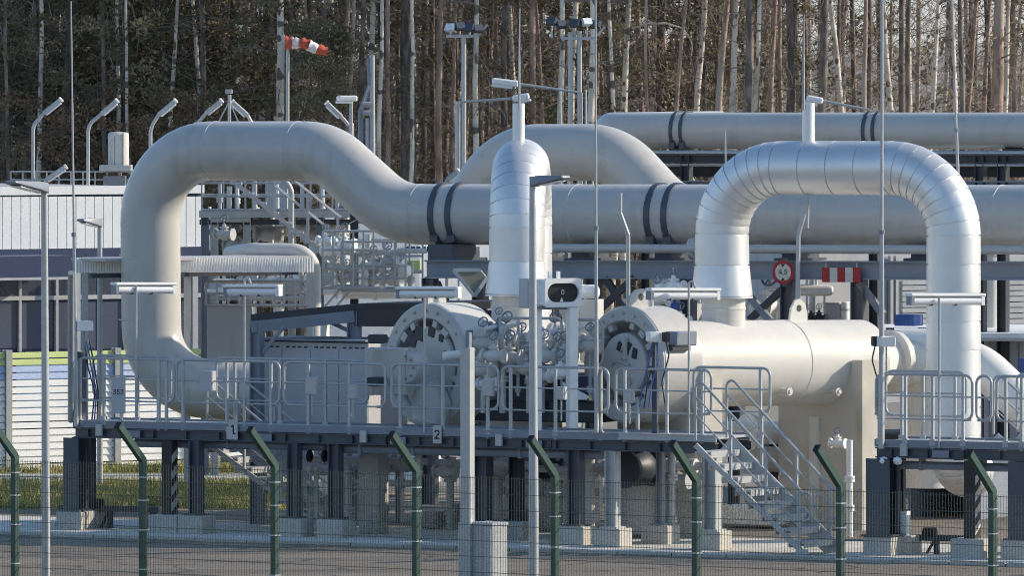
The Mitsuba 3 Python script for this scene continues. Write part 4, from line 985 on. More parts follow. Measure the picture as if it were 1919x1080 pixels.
# ---- stair tower and walkways in the gap under the big loop
Yw = 166.0
k = thing('walkway', 'raised steel walkway seen through the big loop', 'walkway')
a, b = at(375, 401, Yw), at(668, 401, Yw)
m = MB(); m.box((a + b) / 2, (b[0] - a[0], 1.1, .13), FW); part(k, 'deck', m, 'galvanised')
m = MB(); m.box((a + b) / 2 - EZ * .16 + np.array([0, -.3, 0]), (b[0] - a[0], .12, .1), FW); part(k, 'edge_beam', m, 'steel_dark')
for x in (384, 402, 463, 547, 600, 664):
    q = at(x, 408, Yw - .3); m = MB(); m.hsec([q[0], q[1], 0], q, .15, .15, .02, np.array([1., 0, 0])); part(k, 'column', m, 'galvanised' if x in (402, 463, 547) else 'steel_mid')
m = MB(); m.bar(at(396, 410, Yw - .4), at(470, 410, Yw - .4), .14, .14); part(k, 'beam', m, 'galvanised')
small_rail('front railing of the raised walkway seen through the big loop', at(378, 394, Yw - .5), at(664, 394, Yw - .5), .52, 9, rows=2, r=.018)
small_rail('rear railing of the raised walkway seen through the big loop', at(378, 394, Yw + .5), at(664, 394, Yw + .5), .6, 7, mat='galvanised', rows=2, r=.018)
t0 = at(432, 335, Yw - .9); t1 = at(640, 500, Yw - .9)
k = thing('stair_flight', 'steep grey stair flight coming down from the raised walkway inside the big loop', 'stairs')
for off in (0, .75):
    o = np.array([0, -off, 0])
    m = MB(); m.bar(t0 + o, t1 + o, .03, .06); part(k, 'stringer', m, 'galvanised' if off else 'galvanised')
    for h in (.55, .95):
        m = MB(); m.tube([t0 + o + EZ * h, t1 + o + EZ * h], .016, 8); part(k, 'handrail', m, 'galvanised', 50)
    for t in (.1, .4, .7, .97):
        q = t0 + (t1 - t0) * t + o; m = MB(); m.bar(q, q + EZ * .95, .04, .04, np.array([1., 0, 0])); part(k, 'post', m, 'galvanised')
for i in range(9):
    q = t0 + (t1 - t0) * (i + .5) / 9 - np.array([0, .375, 0]); m = MB(); m.box(q, (.22, .7, .035), FW); part(k, 'tread', m, 'galvanised')
for i, (x0, y0, x1, y1) in enumerate(((418, 425, 462, 400), (418, 450, 452, 425), (418, 475, 452, 450))):
    m = MB(); m.bar(at(x0, y0, Yw + .6), at(x1, y1, Yw + .6), .05, .09); solo('tread_board', m, 'galvanised', ('uppermost', 'middle', 'lowest')[i] + ' of three slanting boards inside the pale frame under the walkway', 'board')
pipe('pale vertical pipe with a bent top in front of the walkway', [at(528, 335, Yw - 1.2), at(546, 352, Yw - 1.2), at(546, 470, Yw - 1.2)], .055, 'galvanised', .3)
blockb('tank', 'bluish grey tank behind the walkway railing', 'tank', 497, 538, 330, 400, 172, 1.0, 'grey_panel', FW)
k = thing('dome_tank', 'round grey green tank under the walkway right of the stair flight', 'tank')
c = at(618, 450, 170.0); m = MB(); m.lathe(c, EZ, [(-.9, .42), (.25, .42), (.38, .35), (.44, .2), (.46, .0)], 32); part(k, 'shell', m, 'grey_panel', 30)
m = MB(); m.tube([c + EZ * .44, c + EZ * .62], .05, 10); part(k, 'nozzle', m, 'galvanised', 40)
k = thing('ladder_column', 'dark steel column with a ladder right of the stair flight', 'column')
q = at(664, 400, 164.5); m = MB(); m.hsec([q[0], q[1], 0], q, .16, .16, .02, np.array([1., 0, 0])); part(k, 'column', m, 'steel_dark')
for i in range(9): m = MB(); z = q[2] - .2 * i; m.bar([q[0] - .1, q[1] - .12, z], [q[0] + .1, q[1] - .12, z + .1], .02, .02); part(k, 'rung', m, 'galvanised')
# cages and piping right of it
blockb('grey_store', 'pale grey store box under the corrugated canopy behind the railings', 'box', 388, 472, 574, 760, 162.2, 1.2, 'grey_panel', FW)
Yc = 163.0
small_rail('pale railing cage below the thick pipe, left of the rack', at(640, 545, Yc), at(760, 545, Yc), .93, 6, rows=4)
small_rail('rear side of the pale railing cage below the thick pipe', at(668, 541, Yc + 1.2), at(792, 541, Yc + 1.2), .93, 5, mat='galvanised', rows=3)
small_rail('low railing left of the pale cage, behind the corrugated canopy', at(605, 540, Yc - .4), at(700, 540, Yc - .4), 1.08, 5, rows=3)
small_rail('railing across the bottom of the view under the corrugated canopy', at(386, 573, Yc - 2), at(575, 573, Yc - 2), .45, 9, rows=2)
blockb('cabinet', 'white upright cabinet inside the pale railing cage', 'cabinet', 676, 690, 498, 540, Yc + .3, .3, 'white_paint', FW)
items = ((700, 500, .42, 'cream_paint'), (728, 492, .4, 'shell_paint'), (700, 525, .36, 'cream_paint'), (735, 525, .42, 'cream_paint'), (628, 500, .4, 'shell_paint'), (622, 470, .42, 'white_paint'), (645, 460, .45, 'white_paint'), (610, 452, .35, 'white_paint'), (650, 520, .36, 'shell_paint'), (752, 508, .34, 'white_paint'))
for i, (x, y, s, mt) in enumerate(items):
    valve(x, y, Yc + .5, s, 'pale flanged valve, ' + nth(items, i) + ' among the railings below the thick pipe', mt, stem=.35)
items = ((408, 540, .45), (432, 552, .4), (470, 520, .42), (508, 528, .4), (545, 540, .5), (560, 525, .4), (420, 440, .4))
for i, (x, y, s) in enumerate(items):
    valve(x, y, Yc + 1, s, 'pale valve, ' + nth(items, i) + ' of those under the corrugated canopy', 'white_paint' if i % 2 else 'shell_paint', stem=.35)
items = ((548, 388, 470, .05, 'white_paint'), (560, 395, 575, .045, 'shell_paint'), (528, 400, 560, .05, 'cream_paint'), (548, 605, 740, .06, 'white_paint'), (556, 640, 850, .05, 'white_paint'), (538, 620, 700, .04, 'shell_paint'), (471, 610, 800, .05, 'cream_paint'), (455, 590, 690, .045, 'white_paint'), (510, 690, 790, .035, 'shell_paint'))
for i, (y, x0, x1, r, mt) in enumerate(items):
    pipe('thin level pale pipe, ' + ('highest', 'second from the top', 'third from the top', 'fourth from the top', 'fifth from the top', 'sixth from the top', 'seventh from the top', 'eighth from the top', 'lowest')[sorted((it[0], it[1]) for it in items).index((items[i][0], items[i][1]))] + ' below the thick pipe', [at(x0, y, Yc + .2 + .1 * i), at(x1, y, Yc + .2 + .1 * i)], r, mt, fl=((0, .3), (0, .75)))
items = ((630, 460, 560), (660, 470, 560), (690, 440, 500), (715, 470, 560), (745, 480, 560), (770, 490, 560), (420, 500, 580), (452, 500, 570), (492, 500, 570), (530, 500, 580), (565, 500, 580))
for i, (x, y0, y1) in enumerate(items):
    pipe('thin upright pale pipe, ' + nth(items, i) + ' among the valves below the thick pipe', [at(x, y1, Yc + .9), at(x, y0, Yc + .9)], .035 + .01 * (i % 3), ('white_paint', 'shell_paint', 'galvanised')[i % 3], fl=((0, .5),))
for (x0, y0, x1, y1) in ((605, 580, 690, 480), (618, 590, 660, 540), (600, 540, 655, 500)):
    m = MB(); m.bar(at(x0, y0, Yc - .2), at(x1, y1, Yc - .2), .04, .04); solo('diagonal_brace', m, 'galvanised', 'thin pale diagonal brace beside the slim cream pipe', 'brace', group='pale diagonal braces beside the slim cream pipe')
# white building far behind with small windows
k = thing('low_building', 'long low white building behind the railing cage, a row of small dark windows', 'building')
A4 = at(690, 470, 190); 
a, b = at(672, 418, 190), at(830, 418, 190)
m = MB(); m.box([(a[0] + b[0]) / 2, 193, at(0, 425, 190)[2] / 2], (b[0] - a[0], 6, at(0, 425, 190)[2]), rotf(25)); part(k, 'wall', m, 'white_panel')
k2 = k
for i in range(6):
    q = at(764 + i * 10, 468, 187.2); m = MB(); m.box(q, (.09, .05, .12), FW); part(k, 'window', m, 'dark_interior')
blockb('hedge_board', 'lime green board seen between the railing cage and the rack', 'board', 762, 788, 488, 512, 166, .1, 'lime', FW)
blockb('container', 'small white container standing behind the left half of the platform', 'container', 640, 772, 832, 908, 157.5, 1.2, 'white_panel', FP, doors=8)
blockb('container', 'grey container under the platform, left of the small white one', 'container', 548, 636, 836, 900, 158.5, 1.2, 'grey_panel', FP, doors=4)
# ---- roof yard top left: railing, tank and curved lamps
Yr = 194.0
small_rail('long grey railing above the roof of the white hall', at(20, 352, Yr), at(246, 352, Yr), .36, 10, mat='galvanised', rows=2)
blockb('roof_unit', 'flat grey base under the round tank above the white hall', 'unit', 186, 246, 310, 322, Yr - .5, .8, 'galvanised', FW)
k = thing('round_tank', 'round cream tank standing above the roof of the white hall', 'tank')
c = at(222, 310, Yr); m = MB(); m.lathe(c, EZ, [(0, .0), (0, .24), (.7, .24), (.74, .21), (.76, 0)], 28); part(k, 'shell', m, 'cream_paint', 30)
for a_ in (-.1, .12): m = MB(); m.box(c + np.array([a_, -.245, .38]), (.03, .04, .72), FW); part(k, 'rib', m, 'cream_paint')
q = at(215, 330, Yr); m = MB(); m.box([q[0], q[1], q[2] / 2], (.5, .5, q[2]), FW); part(k, 'stand', m, 'steel_mid')
def curved_lamp(label, px, pyb, tip, fx, Y=191.0, base=None):
    """pole that bends over at the top and carries a tilted tube fitting from fx to tip"""
    k = thing('curved_lamp', label, 'lamp', 'curved lamps on the yard behind'); s = 1 if fx[0] > px else -1
    pts = [at(px, 700, Y) * [1, 1, 0] + [0, 0, .0], at(px, pyb, Y), at(px + s * 4, fx[1] + 18, Y), at(*fx, Y)]
    m = MB(); m.tube(pts, .042, 12, .5, 6); part(k, 'pole', m, 'galvanised', 50)
    a, b = at(*fx, Y), at(*tip, Y); d = nrm(b - a); sd = np.array([0, 1.0, 0]); n = np.cross(d, sd); L = np.linalg.norm(b - a)
    m = MB(); m.cbox((a + b) / 2, (L, .2, .11), np.array([d, sd, n]), .02); part(k, 'housing', m, 'galvanised')
    m = MB(); m.cbox((a + b) / 2 + n * .06 * (1 if n[2] < 0 else -1), (L * .9, .17, .05), np.array([d, sd, n]), .015); part(k, 'diffuser', m, 'lamp_glass')
    m = MB(); m.cbox(b + d * .02, (.05, .21, .13), np.array([d, sd, n]), .015); part(k, 'end_cap', m, 'white_paint')
curved_lamp('curved lamp at the far left, beside the tall mast', 62, 240, (113, 188), (82, 213))
curved_lamp('curved lamp second from the left, right of the tall mast', 165, 245, (218, 190), (190, 214))
curved_lamp('curved lamp third from the left, above the top left bend', 282, 245, (328, 190), (297, 216))
curved_lamp('curved lamp left of the small mast above the big loop', 366, 232, (414, 190), (386, 213))
curved_lamp('curved lamp right of the small mast above the big loop', 478, 232, (436, 192), (464, 217))
curved_lamp('curved lamp left of the tall duct post', 660, 230, (613, 194), (640, 220))
curved_lamp('low curved lamp at the roof railing, far left', 78, 345, (122, 314), (86, 338))
curved_lamp('curved lamp peeping over the saddle of the thick pipe', 838, 345, (858, 322), (838, 338), 170)
curved_lamp('curved lamp behind the right slope of the loop pipe', 1310, 350, (1276, 320), (1300, 342), 172)
k = thing('small_mast', 'small mast with a camera on top between the two crossing lamps', 'mast')
Y = 189.5; m = MB(); m.tube([at(430, 300, Y), at(430, 178, Y)], .04, 10); part(k, 'pole', m, 'galvanised', 40)
m = MB(); m.cbox(at(429, 172, Y), (.16, .2, .1), FW, .015); part(k, 'camera', m, 'galvanised')
for dx in (-22, 18): m = MB(); m.bar(at(430, 190, Y), at(430 + dx, 232, Y), .03, .03); part(k, 'stay', m, 'galvanised')
# windsock
k = thing('windsock', 'red and white windsock hanging limp from a thin pole above the big loop', 'windsock')
Y = 188.0; m = MB(); m.tube([at(539, 300, Y), at(539, 88, Y)], .038, 12); part(k, 'pole', m, 'galvanised', 40)
cp = [at(533, 80, Y), at(548, 81, Y), at(562, 80, Y - .05), at(578, 85, Y - .08), at(594, 92, Y - .05), at(612, 97, Y)]
rr = [.14, .13, .105, .115, .105, .1]
for i in range(5):
    p, q = cp[i], cp[i + 1]; m = MB(); sub = [p + (q - p) * t for t in np.linspace(0, 1, 5)]
    rad = [(rr[i] + (rr[i + 1] - rr[i]) * t) * (1 + .12 * math.sin(9 * (i + t)) ) for t in np.linspace(0, 1, 5)]
    m.tube(sub, rad, 22, caps=False); me = m.mesh(); vv = me.vertices; ph = np.arctan2(vv[:, 2] - p[2], vv[:, 1] - p[1]); me.vertices = vv + (np.sin(5 * ph + i * 2)[:, None] * .014) * np.array([0, .4, 1])
    part(k, 'red_band' if i % 2 == 0 else 'white_band', me, 'sock_red' if i % 2 == 0 else 'sock_white', 50)
m = MB(); m.lathe(cp[0] - np.array([.02, 0, 0]), np.array([1., 0, 0]), [(0, .15), (0, .17), (.03, .17), (.03, .15)], 20); part(k, 'hoop', m, 'galvanised', 30)
# duct post
k = thing('duct_post', 'thick pale post with a kinked grey duct right of the curved lamp', 'post')
Y = 186.0
m = MB(); m.tube([at(699, 420, Y), at(697, 104, Y)], .062, 14); part(k, 'post', m, 'galvanised', 40)
m = MB(); m.tube([at(676, 420, Y), at(676, 210, Y), at(694, 160, Y), at(692, 108, Y)], [.06] * 4, 12); part(k, 'duct', m, 'steel_mid', 40)
m = MB(); m.bar(at(677, 205, Y - .15), at(692, 160, Y - .15), .12, .03); part(k, 'cover', m, 'grey_panel')
for y in (196, 212): m = MB(); m.tube([at(680, y, Y - .2), at(696, y, Y - .2)], .06, 12); part(k, 'spot_lamp', m, 'galvanised', 40)
m = MB(); m.tube([at(688, 420, Y), at(688, 222, Y)], .045, 12); part(k, 'inner_post', m, 'galvanised', 40)
k = thing('floodlight', 'white topped floodlight on a thin pole above the curved lamp left of the duct post', 'floodlight')
m = MB(); m.tube([at(658, 420, 189), at(658, 190, 189)], .04, 10); part(k, 'pole', m, 'galvanised', 40)
m = MB(); m.cbox(at(650, 185, 189), (.42, .3, .13), rotf(15), .03); part(k, 'housing', m, 'white_paint')
m = MB(); m.cbox(at(645, 192, 189), (.34, .28, .06), rotf(15), .02); part(k, 'lens', m, 'lamp_glass')
# floodlight masts with cross arms
def flood_mast(label, poles, arm, lights, Y):
    k = thing('floodlight_mast', label, 'floodlight mast')
    for x, y in poles: m = MB(); m.tube([at(x, 560, Y) * [1, 1, 0], at(x, y, Y)], .055, 12); part(k, 'pole', m, 'galvanised', 40)
    m = MB(); m.bar(at(arm[0], arm[2], Y), at(arm[1], arm[2], Y), .07, .07); part(k, 'cross_arm', m, 'galvanised')
    m = MB(); m.bar(at(arm[1] - 4, arm[2], Y), at(arm[1] + 16, arm[2] - 22, Y), .04, .05); part(k, 'stay', m, 'galvanised')
    for i, (x, y, dark) in enumerate(lights):
        fr = rotf(25 * (1 if i % 2 else -1)); tilt = nrm(fr[1] * .8 - EZ * .55); up = np.cross(fr[0], tilt)
        m = MB(); m.cbox(at(x, y, Y - .1), (.25, .1, .2), np.array([fr[0], tilt, up]), .02); h = part(k, 'floodlight', m, 'steel_dark' if dark else 'grey_panel')
        m = MB(); m.box(at(x, y, Y - .1) - tilt * .055, (.21, .01, .16), np.array([fr[0], tilt, up])); part(h, 'lens', m, 'lamp_glass' if not dark else 'steel_blue')
        m = MB(); m.bar(at(x, y + 4, Y), at(x, arm[2], Y), .03, .03); part(k, 'bracket', m, 'galvanised')
flood_mast('floodlight mast with one wide cross arm left of the silver riser', ((869, 66), (857, 190)), (836, 898, 68), ((844, 52, 0), (862, 50, 1), (880, 52, 1), (896, 54, 1)), 192)
flood_mast('twin pole floodlight mast with a cross arm right of the silver riser', ((1069, 60), (1086, 58)), (1052, 1118, 72), ((1034, 40, 1), (1052, 46, 1), (1078, 44, 1), (1100, 42, 0), (1116, 46, 1)), 193)
k = thing('thin_pole', 'short thin pole right of the twin pole floodlight mast', 'pole'); m = MB(); m.tube([at(1098, 400, 190), at(1098, 168, 190)], .025, 8); part(k, 'pole', m, 'galvanised', 40)
k = thing('thin_pole', 'short thin pale pole left of the twin pole floodlight mast', 'pole'); m = MB(); m.tube([at(1051, 400, 190), at(1050, 165, 190)], .03, 8); part(k, 'pole', m, 'galvanised', 40)
# yard floodlights on long arms near the vents
def arm_lamp(label, hx0, hx1, y, tipx, tipy, Y, mat='white_paint', th=.14):
    k = thing('arm_lamp', label, 'lamp'); a, b = at(hx0, y, Y), at(hx1, y + 6, Y); d = nrm(b - a); sd = np.array([0, 1., 0]); n = np.cross(sd, d)
    if n[2] < 0: n = -n
    m = MB(); m.cbox((a + b) / 2, (np.linalg.norm(b - a), .26, th), np.array([d, sd, n]), .03); part(k, 'housing', m, mat)
    m = MB(); m.cbox((a + b) / 2 - n * (th / 2 + .02) - d * .06, (np.linalg.norm(b - a) * .8, .22, .06), np.array([d, sd, n]), .02); part(k, 'lens', m, 'lamp_glass')
    e = at(tipx, tipy, Y); m = MB(); m.tube([b - d * .05, e], [.036, .022], 10); part(k, 'arm', m, 'galvanised', 40)
    m = MB(); m.tube([e, e * [1, 1, 0]], .028, 10); part(k, 'pole', m, 'galvanised', 40)
    return k
arm_lamp('white street lamp head on a long arm, above the vent of the silver riser', 922, 972, 152, 1090, 174, 176)
arm_lamp('lower white lamp head just behind the vent of the silver riser', 992, 960, 180, 860, 192, 178)
arm_lamp('white lamp head on a long arm, above the vent of the right silver arch', 1511, 1542, 184, 1630, 206, 176)
# ---- things seen between and above the traps
Yj = 151.5
items = [(900, 690, .5), (915, 720, .4), (955, 672, .5), (985, 690, .45), (1012, 705, .42), (1045, 665, .4)]
for i, (x, y, s) in enumerate(items):
    valve(x, y, 144.3, s, 'cream valve, ' + nth(items, i) + ' in the row along the deck between the traps', ('cream_paint', 'white_paint', 'shell_paint')[i % 3], axis=(BX if i % 2 else EU), stem=.35)
items = [(905, 620), (942, 615), (990, 625), (1015, 630), (1065, 622)]
for i, (x, y) in enumerate(items):
    pipe('bent cream tube, ' + nth(items, i) + ' rising between the traps', [at(x, 775, 144.5), at(x, y, 144.5), at(x + 26, y - 8, 145.2)], .04 + .02 * (i % 2), ('cream_paint', 'shell_paint')[i % 2], .12, ((0, .4), (0, .75)))
blockb('cream_cabinet', 'tall cream cabinet between the white box and the right trap door', 'cabinet', 1086, 1114, 562, 700, 146.8, .35, 'cream_paint', FP)
k = thing('actuator', 'cream valve actuator on top of the tall cream cabinet', 'actuator'); c = at(1100, 548, 146.9)
m = MB(); m.lathe(c - EU * .2, EU, [(0, 0), (0, .1), (.06, .13), (.34, .13), (.4, .1), (.4, 0)], 22); part(k, 'drum', m, 'white_paint', 30); m = MB(); m.tube([c, c - EZ * .3], .06, 12); part(k, 'stem', m, 'cream_paint', 40)
items = ((905, 645, 146.5, .45, 'shell_paint'), (925, 668, 146.2, .42, 'cream_paint'), (950, 640, 147, .5, 'cream_paint'), (978, 652, 147, .42, 'shell_paint'), (1005, 640, 147, .48, 'white_paint'), (1020, 668, 146.5, .45, 'cream_paint'), (1040, 640, 147.5, .5, 'white_paint'), (1058, 668, 146.4, .42, 'cream_paint'), (1075, 638, 147, .4, 'shell_paint'), (1105, 650, 146, .4, 'shell_paint'), (1050, 700, 146, .4, 'white_paint'), (935, 615, 147.5, .35, 'steel_mid'))
for i, (x, y, Y, s, mt) in enumerate(items):
    valve(x, y, Y - 2.3, s, 'flanged valve, ' + nth(items, i) + ' in the tangle between the two traps', mt, stem=.4)
pipe('cream pipe leaving the left trap door ring to the right', [at(880, 668, 145.2), at(905, 690, 145.0), at(950, 700, 145.6), at(1120, 702, 146.2)], .19, 'cream_paint', .25, ((2, .3), (2, .6)))
pipe('cream pipe crossing level in the gap between the traps', [at(890, 730, 147.2), at(1120, 730, 147.4)], .2, 'cream_paint', fl=((0, .2), (0, .7)))
pipe('thin cream pipe rising in the gap between the traps', [at(1028, 760, 146.6), at(1028, 610, 146.6), at(1075, 610, 146.8)], .06, 'cream_paint', .12, ((0, .5),))
pipe('thin shell grey pipe rising behind the inner handrail', [at(966, 760, 146.6), at(966, 612, 146.6), at(1010, 606, 146.8)], .05, 'shell_paint', .12, ((0, .5),))
for i, (x0, y0, x1, y1) in enumerate(((1015, 705, 1110, 635), (932, 705, 1000, 640))):
    m = MB(); m.bar(at(x0, y0, 145.4 - i * .3), at(x1, y1, 145.4 - i * .3), .07, .07); solo('diagonal_rail', m, 'steel_mid' if i == 0 else 'galvanised', ('dark' if i == 0 else 'pale') + ' diagonal stair rail in the gap between the traps', 'rail')
items = ((1232, 560, .5, 'white_paint'), (1262, 540, .45, 'white_paint'), (1240, 600, .45, 'shell_paint'), (1275, 605, .4, 'white_paint'), (1255, 575, .3, 'blue_paint'))
for i, (x, y, s, mt) in enumerate(items):
    valve(x, y, Yj + .6, s, 'small valve, ' + nth(items, i) + ' behind the ring of the right trap', mt, stem=.3)
blockb('blue_box', 'dull blue box behind the ring of the right trap', 'box', 1228, 1262, 560, 585, Yj + 1.2, .4, 'navy', FP)
blockb('grey_box', 'grey box left of the tee of the right trap', 'box', 1215, 1300, 570, 640, Yj + 1.6, .8, 'grey_panel', FP)
pipe('blind flange end of a cream pipe left of the right silver leg', [pv(1292, 467, VK + .4) - EU * .0, pv(1330, 467, VK + .4)], .12, 'cream_paint', fl=((0, .2),))
# ---- right of the right trap neck
valve(1442, 575, 152.5, .75, 'big white valve under the height limit sign', 'white_paint', axis=EV, stem=.25)
pipe('white frame pipe around the big white valve', [at(1426, 615, 152.4), at(1426, 548, 152.4), at(1458, 540, 152.4), at(1458, 615, 152.4)], .04, 'white_paint', .08)
k = thing('pressure_vessel', 'short white horizontal vessel on thin legs under the rack', 'vessel'); c = at(1500, 545, 152.5); d = np.array([1., 0, 0])
m = MB(); m.lathe(c, d, [(0, 0), (0, .1), (.5, .1), (.56, .085), (.585, .05), (.59, 0)], 24); part(k, 'shell', m, 'white_paint', 30)
for x in (1512, 1526, 1545): m = MB(); m.tube([at(x, 552, 152.5), at(x, 625, 152.5)], .02, 8); part(k, 'leg', m, 'galvanised', 40)
for x in (1512, 1530): m = MB(); m.tube([at(x, 538, 152.5), at(x, 515, 152.5)], .025, 8); part(k, 'nozzle', m, 'white_paint', 40)
valve(1520, 600, 152.3, .32, 'dark valve under the short white vessel', 'steel_dark', stem=.3)
valve(1535, 598, 152.2, .3, 'dark valve right of the one under the short white vessel', 'steel_dark', stem=.3)
blockb('grey_cabinet', 'small grey cabinet under the warning board', 'cabinet', 1545, 1572, 570, 625, 153, .35, 'grey_panel', FP, lid='white_paint')
k = thing('white_drum', 'upright white drum right of the small grey cabinet', 'drum'); c = at(1583, 625, 153); m = MB(); m.lathe(c, EZ, [(0, 0), (0, .085), (.54, .085), (.56, .07), (.56, 0)], 24); part(k, 'shell', m, 'white_paint', 30)
m = MB(); m.lathe(c + EZ * .4, EZ, [(0, .085), (.01, .092), (.03, .092), (.04, .085)], 24); part(k, 'band', m, 'galvanised', 30)
pipe('thin white upright pipe left of the warning board', [at(1478, 620, 152.8), at(1478, 530, 152.8)], .03, 'white_paint')
blockb('blue_unit', 'small blue unit on the flat roof behind the end of the right trap', 'unit', 1676, 1712, 591, 612, 158, .4, 'blue_paint', FP)
# louvred hall behind the rack at the right
A5 = at(1520, 600, 176.0)
k = thing('louvred_hall', 'long grey hall with white louvre fields behind the rack at the right', 'building')
wallbox(k, 'wall', A5, 1500, 2250, 455, 760, 6.0, 'grey_panel', -.05)
wallbox(k, 'beige_wall', A5, 1525, 1588, 470, 640, .06, 'shell_paint')
for x0, x1 in ((1624, 1652), (1690, 1742), (1874, 1921), (1930, 2010)):
    for j in range(8):
        y = 526 + j * 10.5; wallbox(k, 'louvre', A5, x0, x1, y, y + 8.6, .05, 'galvanised', .03)
for x in (1664, 1674): wallbox(k, 'downpipe', A5, x, x + 5, 480, 640, .1, 'galvanised', .1)
k = thing('round_column', 'cream round concrete column behind the right silver leg', 'column'); q = at(1856, 470, 160.0); m = MB(); m.tube([q * [1, 1, 0], q], .165, 28); part(k, 'shaft', m, 'cream_paint', 40)
m = MB(); m.lathe(q - EZ * .1, EZ, [(0, .165), (0, .21), (.1, .21), (.1, 0)], 28); part(k, 'cap', m, 'concrete', 30)
# flat roofed house
k = thing('flat_roof_house', 'low house with a pale flat roof and shaded eaves at the right edge', 'building')
a, b = at(1650, 612, 159.5), at(2150, 612, 159.5); z1 = at(0, 626, 156.5)[2]; z0 = at(0, 640, 156.5)[2]
c = np.array([(a[0] + b[0]) / 2, 159.2, (z1 + z0) / 2]); wd = b[0] - a[0]
m = MB(); m.box(c, (wd, 5.4, z1 - z0), FW); part(k, 'roof', m, 'white_panel')
m = MB(); m.box([c[0], c[1] - 2.74, (z1 + z0) / 2 - .04], (wd, .06, .06), FW); part(k, 'gutter', m, 'galvanised')
m = MB(); m.box([c[0] + .4, 159.6, z0 / 2], (wd - 1, 4.4, z0 - .02), FW); part(k, 'wall', m, 'grey_panel')
for i in range(8): m = MB(); q = at(1690 + i * 55, 700, 157.36); m.box([q[0], 157.36, z0 / 2], (.02, .04, z0 - .1), FW); part(k, 'wall_joint', m, 'steel_mid')
for x in (1668, 1728): m = MB(); m.box(at(x, 622, 156.8) + EZ * .03, (.14, .2, .07), FW); part(k, 'roof_vent', m, 'steel_dark')
blockb('blue_sign', 'small blue panel at the right edge beside the flat roofed house', 'panel', 1908, 1930, 672, 700, 154.5, .05, 'blue_paint', FW)
# ---- under the right trap
pipe('thick white pipe lying under the right trap behind the stairs', [at(1345, 812, 147.5), at(1540, 812, 149)], .2, 'white_paint', fl=((0, .3), (0, .75)))
pipe('shaded cream pipe lying low behind the stairs', [at(1400, 862, 148.2), at(1620, 862, 149.5)], .22, 'cream_paint', fl=((0, .6),))
for i in range(7): valve(1478 + i * 17, 886, 147.8 + .12 * i, .26, 'small white valve, ' + nth([(j, 0) for j in range(7)], i) + ' in the row behind the stair handrail', 'white_paint', stem=.4)
pipe('thin white manifold pipe under the row of small valves', [at(1460, 896, 147.9), at(1600, 896, 148.8)], .04, 'white_paint')
pipe('thin white upright gas pipe beside the cream support of the right trap', [at(1592, 1008, 144.4), at(1592, 826, 144.4)], .055, 'white_paint', fl=((0, .3), (0, .6)))
valve(1570, 832, 146, .3, 'white valve near the top of the thin upright gas pipe', 'white_paint', stem=.3)
for x, y0, y1, mt in ((1474, 765, 850, 'steel_dark'), (1452, 820, 900, 'steel_dark'), (1490, 770, 840, 'steel_mid')):
    m = MB(); q = at(x, y0, 149); m.hsec([q[0], q[1], 0], q, .16, .16, .02, EU); solo('steel_stanchion', m, mt, 'dark steel stanchion under the right trap', 'stanchion', group='stanchions under the right trap')
blockb('white_tank', 'low white tank on the ground behind the stairs', 'tank', 1350, 1448, 950, 985, 147, .6, 'white_paint', FP)
valve(1195, 878, 143.4, 1.1, 'large dark flanged valve hanging under the long platform', 'steel_dark', axis=-EV, wheel=False)
valve(1025, 880, 145.5, .8, 'dark valve under the long platform behind the lamp post', 'steel_dark', wheel=True)
pipe('dark pipe stub going down from the large flanged valve', [at(1195, 900, 144.2), at(1195, 1000, 144.2)], .3, 'shell_paint')
for i, (x, y0, y1, w) in enumerate(((955, 955, 985, .35), (785, 960, 990, .4), (1080, 900, 985, .3), (845, 945, 985, .5), (1412, 925, 940, 0))):
    if w: blockb('concrete_block', ('small pale concrete block on the slab left of the middle lamp post', 'pale concrete block on the slab left of the thick post', 'narrow white block between the columns right of the middle lamp post', 'wide concrete block behind the thick square post')[i], 'block', x, x + 30, y0, y1, 146.6, w, 'concrete', FP)
def bench(label, x0, x1, y, yb, v):
    k = thing('pipe_rest', label, 'pipe rest'); a, b = pv(x0, y, v), pv(x1, y + 3, v)
    m = MB(); m.bar(a, b, .12, .1); part(k, 'beam', m, 'steel_dark')
    for t in (.05, .5, .93):
        q = a + (b - a) * t; m = MB(); m.bar(q, [q[0], q[1], .01], .06, .08, EU); m.bar(q - EU * .02, np.array([q[0], q[1], .02]) - EU * .18, .04, .04, EV); part(k, 'leg', m, 'steel_dark')
    m = MB(); m.lathe(a + (b - a) * .32 + EZ * .08, EU, [(0, 0), (0, .09), (.2, .09), (.2, 0)], 16); part(k, 'roller', m, 'rubber', 30)
bench('low dark pipe rest between the first two columns of the long platform', 112, 302, 953, 990, .6)
bench('low dark pipe rest under the right platform', 1690, 1822, 1008, 1030, .6)
k = thing('valve_station', 'dark pipe with two white ball fittings under the right platform', 'valve')
for x in (1656, 1682):
    m = MB(); m.lathe(at(x, 865, yf(1670) - .1) - EZ * .07, EZ, [(0, .0), (.02, .06), (.07, .08), (.12, .06), (.14, 0)], 18); part(k, 'ball', m, 'white_paint', 40)
m = MB(); m.tube([at(1682, 868, yf(1670) + .1), at(1680, 1000, yf(1670) + .1)], .045, 12); part(k, 'pipe', m, 'steel_dark', 40)
m = MB(); m.box(at(1694, 985, yf(1670) + .3), (.16, .16, .45), FP); part(k, 'stub', m, 'white_paint')
k = thing('open_store', 'open fronted store shed under and behind the right platform', 'shed')
a, b = at(1702, 882, 150.5), at(1826, 882, 150.5); zt = a[2]; L = np.linalg.norm(b[:2] - a[:2]) / .88; o = np.array([*a[:2], 0])
